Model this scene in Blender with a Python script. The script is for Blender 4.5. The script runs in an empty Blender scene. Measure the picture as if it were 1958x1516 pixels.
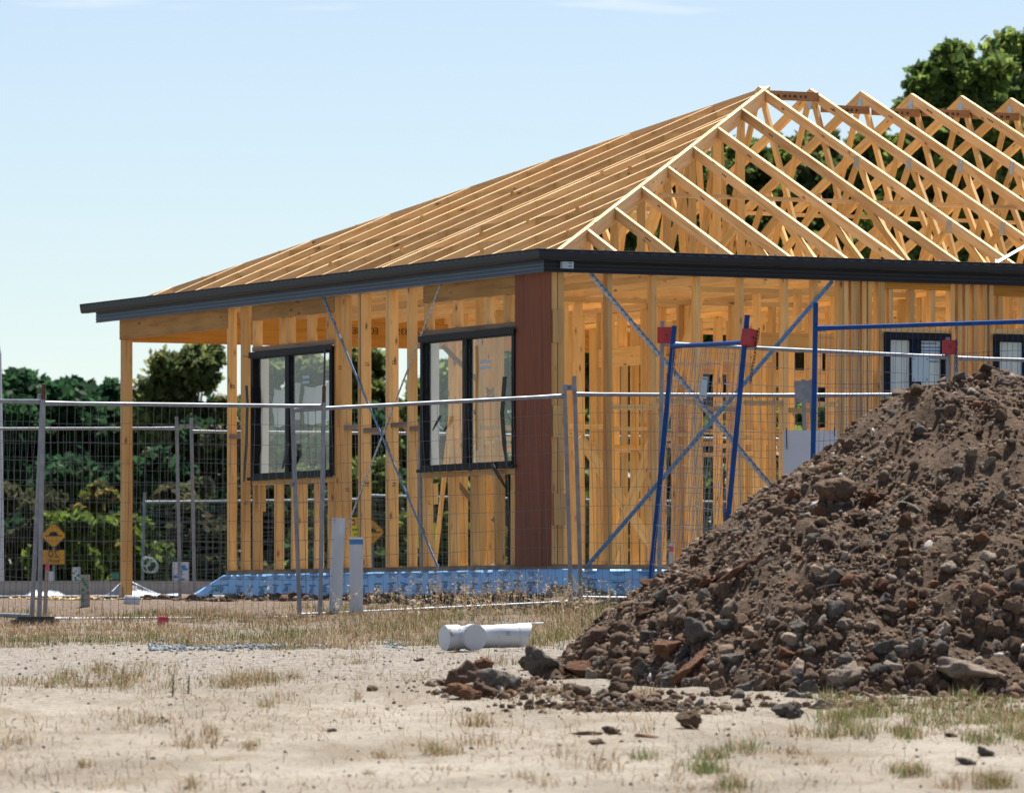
import bpy, bmesh, math, random
import numpy as np
from mathutils import Vector, Matrix

random.seed(11)
rng = np.random.default_rng(11)
scene = bpy.context.scene
COL = scene.collection
rad = math.radians

# ------------------------------------------------------------------ camera, sky, sun, exposure
FPX, CX, YH = 11626.0, 979.0, 1198.0          # focal length and horizon in photo pixels (1958 wide)
cam_d = bpy.data.cameras.new("camera")
cam_d.sensor_width = 36.0
cam_d.lens = FPX / 1958.0 * 36.0
cam_d.shift_y = (YH - 758.0) / 1958.0
cam_d.clip_start = 1.0
cam_d.clip_end = 4000.0
cam_d.dof.use_dof = True
cam_d.dof.focus_distance = 51.5
cam_d.dof.aperture_fstop = 8.0
cam = bpy.data.objects.new("camera", cam_d)
cam.location = (0, 0, 0)
cam.rotation_euler = (rad(90), 0, 0)
COL.objects.link(cam)
scene.camera = cam

SUN_EL, SUN_ROT = rad(64.0), rad(20.0)
world = bpy.data.worlds.new("World")
scene.world = world
world.use_nodes = True
wn = world.node_tree
wn.nodes.clear()
w_out = wn.nodes.new("ShaderNodeOutputWorld")
w_bg = wn.nodes.new("ShaderNodeBackground")
w_sky = wn.nodes.new("ShaderNodeTexSky")
w_sky.sky_type = "NISHITA"
w_sky.sun_disc = False
w_sky.sun_elevation = SUN_EL
w_sky.sun_rotation = SUN_ROT
w_sky.altitude = 300.0
w_sky.air_density = 1.0
w_sky.dust_density = 0.1
w_sky.ozone_density = 3.2
w_bg.inputs["Strength"].default_value = 0.0545
w_tc = wn.nodes.new("ShaderNodeTexCoord")
w_sep = wn.nodes.new("ShaderNodeSeparateXYZ")
wn.links.new(w_tc.outputs["Generated"], w_sep.inputs[0])


def w_math(op, a, b):
    nd = wn.nodes.new("ShaderNodeMath"); nd.operation = op
    for i, q_ in enumerate((a, b)):
        if isinstance(q_, bpy.types.NodeSocket): wn.links.new(q_, nd.inputs[i])
        else: nd.inputs[i].default_value = q_
    return nd.outputs[0]


w_den = w_math("ADD", w_math("MAXIMUM", w_sep.outputs["Z"], 0.0), 0.02)
w_cb = wn.nodes.new("ShaderNodeCombineXYZ")
wn.links.new(w_math("DIVIDE", w_sep.outputs["X"], w_den), w_cb.inputs["X"])
wn.links.new(w_math("DIVIDE", w_sep.outputs["Y"], w_den), w_cb.inputs["Y"])
w_cb.inputs["Z"].default_value = 16.44
w_nz = wn.nodes.new("ShaderNodeTexNoise")
w_nz.inputs["Scale"].default_value = 3.2; w_nz.inputs["Detail"].default_value = 5.0
wn.links.new(w_cb.outputs[0], w_nz.inputs["Vector"])
w_rp = wn.nodes.new("ShaderNodeMapRange")                     # scattered thin fair-weather cloud, lost in the haze near the horizon
w_rp.interpolation_type = "SMOOTHSTEP"
w_rp.inputs["From Min"].default_value = 0.60; w_rp.inputs["From Max"].default_value = 0.72
wn.links.new(w_nz.outputs["Fac"], w_rp.inputs["Value"])
w_hz = wn.nodes.new("ShaderNodeMapRange"); w_hz.interpolation_type = "SMOOTHSTEP"
w_hz.inputs["From Min"].default_value = 0.0955; w_hz.inputs["From Max"].default_value = 0.112
wn.links.new(w_sep.outputs["Z"], w_hz.inputs["Value"])
w_mx = wn.nodes.new("ShaderNodeMix"); w_mx.data_type = "RGBA"
wn.links.new(w_math("MULTIPLY", w_math("MULTIPLY", w_rp.outputs[0], w_hz.outputs[0]), 0.8), w_mx.inputs["Factor"])
w_hs = wn.nodes.new("ShaderNodeHueSaturation")
w_hs.inputs["Hue"].default_value = 0.508; w_hs.inputs["Saturation"].default_value = 0.82
wn.links.new(w_sky.outputs[0], w_hs.inputs["Color"])
wn.links.new(w_hs.outputs["Color"], w_mx.inputs["A"])
w_mx.inputs["B"].default_value = (9.0, 9.2, 9.4, 1.0)
wn.links.new(w_mx.outputs["Result"], w_bg.inputs["Color"])
wn.links.new(w_bg.outputs[0], w_out.inputs["Surface"])

sun_d = bpy.data.lights.new("sun", "SUN")
sun_d.energy = 4.4
sun_d.angle = rad(0.53)
sun_d.color = (1.0, 0.95, 0.87)
sun = bpy.data.objects.new("sun", sun_d)
sdir = Vector((math.sin(SUN_ROT) * math.cos(SUN_EL), math.cos(SUN_ROT) * math.cos(SUN_EL), math.sin(SUN_EL)))
sun.rotation_euler = sdir.to_track_quat("Z", "Y").to_euler()
sun.location = (10, 40, 60)
COL.objects.link(sun)

scene.view_settings.view_transform = "Standard"
scene.view_settings.look = "None"
scene.view_settings.gamma = 1.0
scene.view_settings.use_curve_mapping = False
scene.view_settings.exposure = 1.15
scene.render.engine = "CYCLES"
scene.cycles.max_bounces = 8
scene.cycles.transparent_max_bounces = 24

# ------------------------------------------------------------------ measuring helpers
HX, HY, HA = 0.2365, 53.947, rad(26.855)      # corner of the gutter and turn of the house
HC, HS = math.cos(HA), math.sin(HA)
ZG, Z0, HALF, PITCH = 3.356, 3.2014, 5.2965, rad(22.72)
TP = math.tan(PITCH)
ZP = 0.515                                     # top of slab
WALL = 0.25                                    # wall face behind the gutter line


def W(px, py, Y):
    return Vector(((px - CX) / FPX * Y, Y, (YH - py) / FPX * Y))


def u_of(px, v):
    k = (px - CX) / FPX
    return (HX + HC * v - k * (HY + HS * v)) / (HS + k * HC)


def v_of(px, u):
    k = (px - CX) / FPX
    return (k * (HY + HC * u) - HX + HS * u) / (HC - k * HS)


def hw(v, u, z):
    return Vector((HX + HC * v - HS * u, HY + HS * v + HC * u, z))


def hz(py, v, u):
    return (YH - py) / FPX * (HY + HS * v + HC * u)


GY = np.array([-2000, 0, 25.5, 35, 43, 49.5, 54, 58, 64, 67, 72, 100, 200, 1000, 6000.0])
GZ = np.array([-3, -1.5, -0.70, -0.40, -0.17, 0.035, 0.20, 0.24, 0.25, 0.31, 0.37, 0.62, 1.3, 4.0, 14.0])


def sstep(a, b, x):
    t = np.clip((x - a) / (b - a), 0, 1)
    return t * t * (3 - 2 * t)


def _hash(ix, iy, s):
    n = (ix * 374761393 + iy * 668265263 + s * 1442695041) & 0x7FFFFFFF
    n = ((n ^ (n >> 13)) * 1274126177) & 0x7FFFFFFF
    return ((n ^ (n >> 16)) & 0xFFFF) / 65535.0


def vnoise(x, y, s=0):
    x = np.asarray(x, float); y = np.asarray(y, float)
    xi = np.floor(x).astype(np.int64); yi = np.floor(y).astype(np.int64)
    fx = x - xi; fy = y - yi
    fx = fx * fx * (3 - 2 * fx); fy = fy * fy * (3 - 2 * fy)
    a = _hash(xi, yi, s); b = _hash(xi + 1, yi, s); c = _hash(xi, yi + 1, s); d = _hash(xi + 1, yi + 1, s)
    return (a * (1 - fx) + b * fx) * (1 - fy) + (c * (1 - fx) + d * fx) * fy - 0.5


def fbm(x, y, s=0, n=4):
    r = 0; a = 1.0
    for k in range(n):
        r = r + a * vnoise(np.asarray(x) * 2 ** k, np.asarray(y) * 2 ** k, s + k); a *= 0.5
    return r


def gz(x, y):
    """height of the ground"""
    x = np.asarray(x, float); y = np.asarray(y, float)
    z = np.interp(y, GY, GZ)
    near = np.exp(-((y - 48) / 40.0) ** 2)
    z = z + near * (0.05 * fbm(x * 0.9, y * 0.5, 3, 3) + 0.034 * fbm(x * 4.5, y * 3.5, 9, 4))
    # earth banked up round the slab
    dx = x - HX; dy = y - HY
    v = HC * dx + HS * dy; u = -HS * dx + HC * dy
    d = np.hypot(np.maximum(0, np.maximum(0.3 - v, v - 14)), np.maximum(0, np.maximum(0.3 - u, u - 7.2)))
    k = 1 - sstep(0.25, 1.1, d + 0.25 * fbm(x * 2, y * 2, 21, 3))
    z = z + k * np.maximum(0, 0.27 - z)
    return z


PCX, PCY = 3.16, 38.7


def mound(x, y):
    x = np.asarray(x, float); y = np.asarray(y, float)
    dx = (x - PCX + 0.22 * vnoise(y * 0.9, x * 0.3, 5)); dy = y - PCY
    rx = np.where(dx < 0, 2.85, 5.2); ry = np.where(dy < 0, 3.55, 3.2)
    r = (np.abs(dx / rx) ** 2.3 + np.abs(dy / ry) ** 2.3) ** (1 / 2.3)
    p = np.clip(1 - r, 0, 1)
    p = np.where(r < 0.12, 0.88 + 0.5 * (0.12 - r), p)
    h = 2.06 * p + 0.20 * np.sin(math.pi * p) * (1.12 - p)
    q_ = x * 0.8 - y * 0.6
    h = h + np.clip(p * 6, 0, 1) * (0.20 * fbm(x * 1.3, y * 1.3, 31, 3) + 0.13 * fbm(q_ * 3.0, (x + y) * 0.7, 33, 3) + 0.09 * fbm(x * 5, y * 5, 37, 3))
    return np.maximum(h, 0) * (p > 0)


def topz(x, y):
    return gz(x, y) + mound(x, y)


def on_ground(px, py, f=gz, y0=24.0, y1=62.0):
    """the point of the ground (or mound) seen at a photo pixel"""
    ys = np.arange(y0, y1, 0.02)
    g = f((px - CX) / FPX * ys, ys)
    ray = (YH - py) / FPX * ys
    i = int(np.argmax(ray <= g))
    Y = float(ys[i])
    return Vector(((px - CX) / FPX * Y, Y, float(g[i])))


# ------------------------------------------------------------------ materials
def nmat(name):
    m = bpy.data.materials.new(name)
    m.use_nodes = True
    nt = m.node_tree
    bs = nt.nodes["Principled BSDF"]
    return m, nt, bs


def N(nt, t, **kw):
    n = nt.nodes.new(t)
    for k, v in kw.items():
        if k.startswith("i_"):
            n.inputs[k[2:].replace("_", " ")].default_value = v
        else:
            setattr(n, k, v)
    return n


def ramp(nt, fac, stops):
    r = nt.nodes.new("ShaderNodeValToRGB")
    el = r.color_ramp.elements
    while len(el) > 1:
        el.remove(el[-1])
    for i, (p, c) in enumerate(stops):
        e = el[0] if i == 0 else el.new(p)
        e.position = p
        e.color = (*c, 1) if len(c) == 3 else c
    nt.links.new(fac, r.inputs["Fac"])
    return r.outputs["Color"]


def mix(nt, a, b, fac, mode="MIX"):
    m = nt.nodes.new("ShaderNodeMix")
    m.data_type = "RGBA"
    m.blend_type = mode
    for sock, val in ((m.inputs["Factor"], fac), (m.inputs["A"], a), (m.inputs["B"], b)):
        if isinstance(val, bpy.types.NodeSocket):
            nt.links.new(val, sock)
        elif isinstance(val, (int, float)):
            sock.default_value = val
        else:
            sock.default_value = (*val, 1)
    return m.outputs["Result"]


def bump(nt, bs, h, strength, dist=0.01):
    b = nt.nodes.new("ShaderNodeBump")
    b.inputs["Strength"].default_value = strength
    b.inputs["Distance"].default_value = dist
    nt.links.new(h, b.inputs["Height"])
    nt.links.new(b.outputs["Normal"], bs.inputs["Normal"])


def obj_coords(nt, scale, rand=True):
    tc = N(nt, "ShaderNodeTexCoord")
    mp = N(nt, "ShaderNodeMapping")
    mp.inputs["Scale"].default_value = scale
    if rand:
        oi = N(nt, "ShaderNodeObjectInfo")
        ml = N(nt, "ShaderNodeMath", operation="MULTIPLY")
        ml.inputs[1].default_value = 57.3
        nt.links.new(oi.outputs["Random"], ml.inputs[0])
        cb = N(nt, "ShaderNodeCombineXYZ")
        for a in "XYZ":
            nt.links.new(ml.outputs[0], cb.inputs[a])
        nt.links.new(cb.outputs[0], mp.inputs["Location"])
    nt.links.new(tc.outputs["Object"], mp.inputs["Vector"])
    return mp.outputs["Vector"]


def wood(name, light, dark, knot, rough=0.72, var=0.35, knots=True, grain=16):
    m, nt, bs = nmat(name)
    v = obj_coords(nt, (0.9, grain, grain))
    nz = N(nt, "ShaderNodeTexNoise", i_Scale=1.6, i_Detail=5.0, i_Roughness=0.6, i_Distortion=0.6)
    nt.links.new(v, nz.inputs["Vector"])
    c = ramp(nt, nz.outputs["Fac"], [(0.3, dark), (0.52, light), (0.75, tuple(min(1, x * 1.08) for x in light))])
    v2 = obj_coords(nt, (0.8, 0.8, 0.8))
    n2 = N(nt, "ShaderNodeTexNoise", i_Scale=2.0, i_Detail=2.0)
    nt.links.new(v2, n2.inputs["Vector"])
    c = mix(nt, c, dark, ramp(nt, n2.outputs["Fac"], [(0.45, (0, 0, 0)), (0.8, (0.7, 0.7, 0.7))]))
    if knots:
        v3 = obj_coords(nt, (3.2, 9, 9))
        vo = N(nt, "ShaderNodeTexVoronoi", i_Scale=1.0)
        nt.links.new(v3, vo.inputs["Vector"])
        c = mix(nt, c, knot, ramp(nt, vo.outputs["Distance"], [(0.06, (0.85, 0.85, 0.85)), (0.11, (0.3, 0.3, 0.3)), (0.18, (0, 0, 0))]))
    oi = N(nt, "ShaderNodeObjectInfo")
    mr = N(nt, "ShaderNodeMapRange")
    mr.inputs["To Min"].default_value = 1 - var
    mr.inputs["To Max"].default_value = 1.12
    nt.links.new(oi.outputs["Random"], mr.inputs["Value"])
    c = mix(nt, c, mr.outputs[0], 1.0, "MULTIPLY")
    nt.links.new(c, bs.inputs["Base Color"])
    bs.inputs["Roughness"].default_value = rough
    bump(nt, bs, nz.outputs["Fac"], 0.25, 0.004)
    return m


def plain(name, col, rough=0.5, metal=0.0, var=0.12, scale=8.0, bumps=0.0, dirt=None, spec=0.5):
    m, nt, bs = nmat(name)
    v = obj_coords(nt, (1, 1, 1))
    nz = N(nt, "ShaderNodeTexNoise", i_Scale=scale, i_Detail=5.0, i_Roughness=0.65)
    nt.links.new(v, nz.inputs["Vector"])
    c = ramp(nt, nz.outputs["Fac"], [(0.3, tuple(x * (1 - var) for x in col)), (0.7, tuple(min(1, x * (1 + var)) for x in col))])
    if dirt:
        n2 = N(nt, "ShaderNodeTexNoise", i_Scale=scale * 2.3, i_Detail=6.0, i_Roughness=0.75)
        nt.links.new(v, n2.inputs["Vector"])
        c = mix(nt, c, dirt[0], ramp(nt, n2.outputs["Fac"], [(dirt[1], (0, 0, 0)), (dirt[1] + 0.08, (1, 1, 1))]))
    nt.links.new(c, bs.inputs["Base Color"])
    bs.inputs["Roughness"].default_value = rough
    bs.inputs["Metallic"].default_value = metal
    bs.inputs["Specular IOR Level"].default_value = spec
    if bumps:
        bump(nt, bs, nz.outputs["Fac"], bumps, 0.01)
    return m


M = {}
M["pine"] = wood("pine_timber", (0.80, 0.52, 0.21), (0.64, 0.35, 0.11), (0.12, 0.05, 0.015), var=0.34)
M["pine_in"] = wood("pine_timber_inner", (0.82, 0.54, 0.21), (0.66, 0.37, 0.11), (0.14, 0.06, 0.015), var=0.34)
M["rafter"] = wood("rafter_timber", (0.82, 0.57, 0.29), (0.62, 0.36, 0.14), (0.12, 0.055, 0.02), var=0.26)
M["weathered"] = wood("weathered_timber", (0.30, 0.21, 0.13), (0.18, 0.12, 0.07), (0.07, 0.04, 0.02), var=0.2)
M["lvl"] = wood("laminated_beam", (0.47, 0.225, 0.03), (0.33, 0.14, 0.015), (0.15, 0.06, 0.01), var=0.08, knots=False, grain=22)
M["lintel"] = wood("lintel_plywood", (0.42, 0.23, 0.06), (0.26, 0.125, 0.026), (0.06, 0.025, 0.01), var=0.15, grain=9)
M["binder"] = wood("printed_board", (0.33, 0.17, 0.07), (0.22, 0.105, 0.038), (0.05, 0.02, 0.01), var=0.15, knots=False)
M["redply"] = wood("red_brace_ply", (0.22, 0.066, 0.024), (0.145, 0.042, 0.017), (0.05, 0.02, 0.015), var=0.05, knots=False, grain=26)
M["ink"] = plain("dark_ink", (0.07, 0.045, 0.03), 0.8)
M["gutter"] = plain("charcoal_steel", (0.016, 0.021, 0.029), 0.42, 0.0, 0.1, 3, spec=0.25)
M["fascia"] = plain("sky_tinted_steel", (0.045, 0.085, 0.145), 0.45, 0.0, 0.1, 3)  # charcoal steel of the left fascia, sky reflection mixed into its blue
M["white"] = plain("white_paint", (0.78, 0.78, 0.76), 0.55, 0, 0.05, 4)
M["galv"] = plain("galvanised_steel", (0.22, 0.245, 0.28), 0.5, 0.3, 0.25, 11, dirt=((0.19, 0.11, 0.07), 0.69))
M["wire"] = plain("fence_wire", (0.13, 0.14, 0.155), 0.5, 0.3, 0.2, 5)
M["rusty"] = plain("rusty_steel", (0.10, 0.05, 0.03), 0.8, 0.2, 0.4, 20)
M["plate"] = plain("nail_plate_steel", (0.42, 0.50, 0.60), 0.4, 0.8, 0.2, 30)
M["blue"] = plain("blue_paint", (0.002, 0.055, 0.23), 0.55, 0.0, 0.25, 12, 0.0, spec=0.2, dirt=((0.35, 0.42, 0.5), 0.74))
M["strapblue"] = plain("blue_brace_strap", (0.08, 0.22, 0.42), 0.45, 0.2, 0.2, 10)
M["strapgalv"] = plain("galvanised_strap", (0.40, 0.41, 0.42), 0.45, 0.7, 0.3, 30)
M["red"] = plain("red_paint", (0.36, 0.022, 0.022), 0.5, 0, 0.2, 9, dirt=((0.4, 0.36, 0.33), 0.70))
M["black"] = plain("black_plastic", (0.008, 0.009, 0.012), 0.5, 0, 0.3, 9, spec=0.2)
M["frame"] = plain("black_window_frame", (0.006, 0.009, 0.015), 0.5, 0, 0.3, 6, spec=0.15)
M["wrap"] = plain("blue_film", (0.23, 0.49, 0.80), 0.4, 0, 0.10, 4)
M["filmback"] = plain("pale_film", (0.60, 0.70, 0.80), 0.45, 0, 0.10, 4)
M["mark"] = plain("film_print", (0.07, 0.15, 0.27), 0.6)
M["markgreen"] = plain("film_print_green", (0.03, 0.22, 0.12), 0.6)
M["concrete"] = plain("concrete", (0.36, 0.36, 0.34), 0.85, 0, 0.15, 14, 0.3)
M["pvc"] = plain("pvc_pipe", (0.50, 0.55, 0.60), 0.42, 0, 0.05, 3, dirt=((0.20, 0.16, 0.12), 0.66))
M["pvcwhite"] = plain("pvc_white", (0.50, 0.545, 0.59), 0.42, 0, 0.05, 3, dirt=((0.24, 0.20, 0.16), 0.56))
M["pvcblue"] = plain("pvc_blue_tape", (0.04, 0.20, 0.50), 0.45)
M["board"] = plain("white_board", (0.50, 0.54, 0.62), 0.5, 0, 0.04, 3)
M["tagplate"] = plain("pale_tag", (0.38, 0.52, 0.62), 0.45, 0, 0.05, 3)
M["orange"] = plain("sign_orange", (0.78, 0.30, 0.008), 0.5, 0, 0.06, 4)
M["signblack"] = plain("sign_black", (0.015, 0.013, 0.012), 0.6)
M["yellow"] = plain("notice_yellow", (0.75, 0.62, 0.02), 0.5, 0, 0.05, 4)
M["pink"] = plain("pink_marker", (0.62, 0.05, 0.16), 0.6)
M["crimson"] = plain("crimson_paint", (0.50, 0.03, 0.08), 0.6)
M["greypeg"] = wood("weathered_peg", (0.42, 0.38, 0.33), (0.28, 0.24, 0.2), (0.1, 0.08, 0.06), knots=False)
M["greenpaint"] = plain("green_spray_paint", (0.02, 0.22, 0.15), 0.7)
M["bluepaint"] = plain("blue_spray_paint", (0.02, 0.20, 0.52), 0.6)
M["poly"] = plain("black_poly_sheet", (0.022, 0.024, 0.028), 0.4, 0, 0.3, 12)
M["whitesheet"] = plain("white_sheet", (0.72, 0.74, 0.74), 0.5, 0, 0.05, 4)
M["yellowblock"] = plain("yellow_block", (0.60, 0.33, 0.03), 0.6)
M["trunk"] = plain("bark", (0.10, 0.075, 0.055), 0.9, 0, 0.4, 8, 0.5)

# glass
m, nt, bs = nmat("window_glass")
nt.nodes.remove(bs)
tr = N(nt, "ShaderNodeBsdfTransparent"); gl = N(nt, "ShaderNodeBsdfGlossy"); gl.inputs["Roughness"].default_value = 0.02
tr.inputs["Color"].default_value = (0.93, 0.96, 0.96, 1)
lw = N(nt, "ShaderNodeLayerWeight", i_Blend=0.5); pw = N(nt, "ShaderNodeMath", operation="POWER"); pw.inputs[1].default_value = 5.0
nt.links.new(lw.outputs["Facing"], pw.inputs[0]); fr = N(nt, "ShaderNodeMath", operation="MULTIPLY_ADD"); fr.inputs[1].default_value = 0.94; fr.inputs[2].default_value = 0.045
nt.links.new(pw.outputs[0], fr.inputs[0]); ms = N(nt, "ShaderNodeMixShader")
nt.links.new(fr.outputs[0], ms.inputs[0]); nt.links.new(tr.outputs[0], ms.inputs[1]); nt.links.new(gl.outputs[0], ms.inputs[2])
nt.links.new(ms.outputs[0], nt.nodes["Material Output"].inputs["Surface"])
M["glass"] = m


def tinted(name, attr, rough=0.9, detail=30.0, bstr=0.6, bdist=0.02, trans=0.0, amp=0.35):
    """colour comes from a per-piece attribute, broken up by noise"""
    m, nt, bs = nmat(name)
    at = N(nt, "ShaderNodeAttribute", attribute_name=attr)
    tc = N(nt, "ShaderNodeTexCoord")
    nz = N(nt, "ShaderNodeTexNoise", i_Scale=detail, i_Detail=6.0, i_Roughness=0.7)
    nt.links.new(tc.outputs["Object"], nz.inputs["Vector"])
    k = ramp(nt, nz.outputs["Fac"], [(0.3, (1 - amp,) * 3), (0.7, (1 + amp * 0.7,) * 3)])
    c = mix(nt, at.outputs["Color"], k, 1.0, "MULTIPLY")
    nt.links.new(c, bs.inputs["Base Color"])
    bs.inputs["Roughness"].default_value = rough
    bs.inputs["Specular IOR Level"].default_value = 0.2
    if bstr:
        bump(nt, bs, nz.outputs["Fac"], bstr, bdist)
    if trans:
        tl = N(nt, "ShaderNodeBsdfTranslucent")
        nt.links.new(c, tl.inputs["Color"])
        ms = N(nt, "ShaderNodeMixShader"); ms.inputs[0].default_value = trans
        nt.links.new(bs.outputs[0], ms.inputs[1]); nt.links.new(tl.outputs[0], ms.inputs[2])
        nt.links.new(ms.outputs[0], nt.nodes["Material Output"].inputs["Surface"])
    return m


M["leaf"] = tinted("leaves", "tint", 0.6, 3.0, 0, trans=0.6, amp=0.25)
M["blade"] = tinted("grass_blades", "tint", 0.7, 5.0, 0, trans=0.3, amp=0.2)
M["clodstuff"] = tinted("soil_clods", "tint", 0.95, 40.0, 0.8, 0.012)


def soil(name, cols, scale=14, bstr=0.9, bdist=0.03, var=0.4):
    m, nt, bs = nmat(name)
    v = obj_coords(nt, (1, 1, 1))
    nz = N(nt, "ShaderNodeTexNoise", i_Scale=scale, i_Detail=8.0, i_Roughness=0.72)
    nt.links.new(v, nz.inputs["Vector"])
    c = ramp(nt, nz.outputs["Fac"], [(0.32, cols[0]), (0.5, cols[1]), (0.68, cols[2])])
    oi = N(nt, "ShaderNodeObjectInfo")
    mr = N(nt, "ShaderNodeMapRange"); mr.inputs["To Min"].default_value = 1 - var; mr.inputs["To Max"].default_value = 1 + var
    nt.links.new(oi.outputs["Random"], mr.inputs["Value"])
    c = mix(nt, c, mr.outputs[0], 1.0, "MULTIPLY")
    nt.links.new(c, bs.inputs["Base Color"])
    bs.inputs["Roughness"].default_value = 0.95
    bs.inputs["Specular IOR Level"].default_value = 0.15
    bump(nt, bs, nz.outputs["Fac"], bstr, bdist)
    return m


M["clay"] = soil("brown_clay", [(0.085, 0.057, 0.039), (0.15, 0.10, 0.07), (0.23, 0.165, 0.118)], 6)
M["redclay"] = soil("red_clay", [(0.09, 0.042, 0.025), (0.155, 0.078, 0.045), (0.23, 0.14, 0.09)], 6)
M["greyrock"] = soil("grey_rock", [(0.09, 0.08, 0.07), (0.135, 0.12, 0.105), (0.21, 0.185, 0.16)], 6)
M["paleclay"] = soil("pale_clay", [(0.20, 0.155, 0.115), (0.31, 0.25, 0.195), (0.42, 0.35, 0.28)], 6)
M["mound"] = soil("mound_soil", [(0.07, 0.047, 0.032), (0.135, 0.093, 0.064), (0.215, 0.155, 0.11)], 24, 1.0, 0.05, 0.0)

# ground
m, nt, bs = nmat("ground_sand")
tc = N(nt, "ShaderNodeTexCoord")
sep = N(nt, "ShaderNodeSeparateXYZ"); nt.links.new(tc.outputs["Object"], sep.inputs[0])
mp = N(nt, "ShaderNodeMapping"); mp.inputs["Scale"].default_value = (1, 0.45, 1); nt.links.new(tc.outputs["Object"], mp.inputs["Vector"])
n1 = N(nt, "ShaderNodeTexNoise", i_Scale=1.1, i_Detail=7.0, i_Roughness=0.62); nt.links.new(mp.outputs[0], n1.inputs["Vector"])
n2 = N(nt, "ShaderNodeTexNoise", i_Scale=22.0, i_Detail=6.0, i_Roughness=0.75); nt.links.new(tc.outputs["Object"], n2.inputs["Vector"])
n3 = N(nt, "ShaderNodeTexNoise", i_Scale=90.0, i_Detail=3.0, i_Roughness=0.7); nt.links.new(tc.outputs["Object"], n3.inputs["Vector"])
sand = ramp(nt, n1.outputs["Fac"], [(0.28, (0.25, 0.216, 0.174)), (0.5, (0.38, 0.335, 0.275)), (0.68, (0.465, 0.418, 0.352))])
grit = ramp(nt, n2.outputs["Fac"], [(0.34, (0.50, 0.47, 0.45)), (0.47, (0.92, 0.91, 0.90)), (0.7, (1.08, 1.08, 1.08))])
sand = mix(nt, sand, grit, 0.8, "MULTIPLY")
n4 = N(nt, "ShaderNodeTexNoise", i_Scale=2.4, i_Detail=7.0, i_Roughness=0.7); nt.links.new(mp.outputs[0], n4.inputs["Vector"])
sand = mix(nt, sand, (0.25, 0.20, 0.135), ramp(nt, n4.outputs["Fac"], [(0.50, (0, 0, 0)), (0.66, (0.75, 0.75, 0.75))]))
def yband(a, b):
    r = N(nt, "ShaderNodeMapRange"); r.inputs["From Min"].default_value = a; r.inputs["From Max"].default_value = b
    ad = N(nt, "ShaderNodeMath", operation="ADD")
    sb = N(nt, "ShaderNodeMath", operation="MULTIPLY_ADD"); sb.inputs[1].default_value = 5.0; sb.inputs[2].default_value = -2.5
    nt.links.new(n1.outputs["Fac"], sb.inputs[0])
    nt.links.new(sep.outputs["Y"], ad.inputs[0]); nt.links.new(sb.outputs[0], ad.inputs[1])
    nt.links.new(ad.outputs[0], r.inputs["Value"])
    return r.outputs[0]
gravelly = ramp(nt, n2.outputs["Fac"], [(0.36, (0.16, 0.14, 0.12)), (0.48, (0.30, 0.268, 0.228)), (0.64, (0.42, 0.38, 0.33))])
shaded_earth = ramp(nt, n2.outputs["Fac"], [(0.3, (0.09, 0.066, 0.05)), (0.5, (0.20, 0.15, 0.112)), (0.7, (0.31, 0.245, 0.19))])  # brown soil, deepened to carry the house's shade on the bank
c = mix(nt, sand, gravelly, yband(34.0, 37.5))
c = mix(nt, c, shaded_earth, yband(46.5, 51.0))
far = N(nt, "ShaderNodeMapRange"); far.inputs["From Min"].default_value = 74; far.inputs["From Max"].default_value = 90
nt.links.new(sep.outputs["Y"], far.inputs["Value"])
c = mix(nt, c, (0.10, 0.12, 0.045), far.outputs[0])
nt.links.new(c, bs.inputs["Base Color"])
bs.inputs["Roughness"].default_value = 0.95
bs.inputs["Specular IOR Level"].default_value = 0.1
ad = N(nt, "ShaderNodeMath", operation="ADD"); nt.links.new(n2.outputs["Fac"], ad.inputs[0]); nt.links.new(n3.outputs["Fac"], ad.inputs[1])
bump(nt, bs, ad.outputs[0], 0.8, 0.03)
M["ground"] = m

# ------------------------------------------------------------------ mesh and object helpers
def tag(o, label=None, cat=None, group=None, kind=None):
    if label: o["label"] = label
    if cat: o["category"] = cat
    if group: o["group"] = group
    if kind: o["kind"] = kind
    return o


def empty(name, loc=(0, 0, 0), rz=0.0, label=None, cat=None, group=None, parent=None):
    o = bpy.data.objects.new(name, None)
    o.empty_display_size = 0.2
    o.location = loc
    o.rotation_euler = (0, 0, rz)
    COL.objects.link(o)
    if parent: o.parent = parent
    return tag(o, label, cat, group)


def link_mesh(name, me, parent=None, mat=None, M4=None):
    o = bpy.data.objects.new(name, me)
    COL.objects.link(o)
    if mat is not None and not me.materials:
        me.materials.append(M[mat] if isinstance(mat, str) else mat)
    if parent is not None:
        o.parent = parent
    if M4 is not None:
        o.matrix_basis = M4
    return o


def np_mesh(name, verts, faces, mats=None, tint=None, smooth=False, nper=None):
    """fast mesh from arrays; faces all with the same corner count"""
    verts = np.asarray(verts, np.float32); faces = np.asarray(faces, np.int32)
    me = bpy.data.meshes.new(name)
    n = faces.shape[1]
    me.vertices.add(len(verts)); me.vertices.foreach_set("co", verts.ravel())
    me.loops.add(faces.size); me.loops.foreach_set("vertex_index", faces.ravel())
    me.polygons.add(len(faces))
    me.polygons.foreach_set("loop_start", np.arange(0, faces.size, n, dtype=np.int32))
    me.polygons.foreach_set("loop_total", np.full(len(faces), n, np.int32))
    if smooth:
        me.polygons.foreach_set("use_smooth", np.ones(len(faces), bool))
    me.update(calc_edges=True)
    if tint is not None:
        at = me.attributes.new("tint", "FLOAT_COLOR", "FACE")
        t = np.ones((len(faces), 4), np.float32); t[:, :3] = tint
        at.data.foreach_set("color", t.ravel())
    me.validate()
    return me


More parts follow.
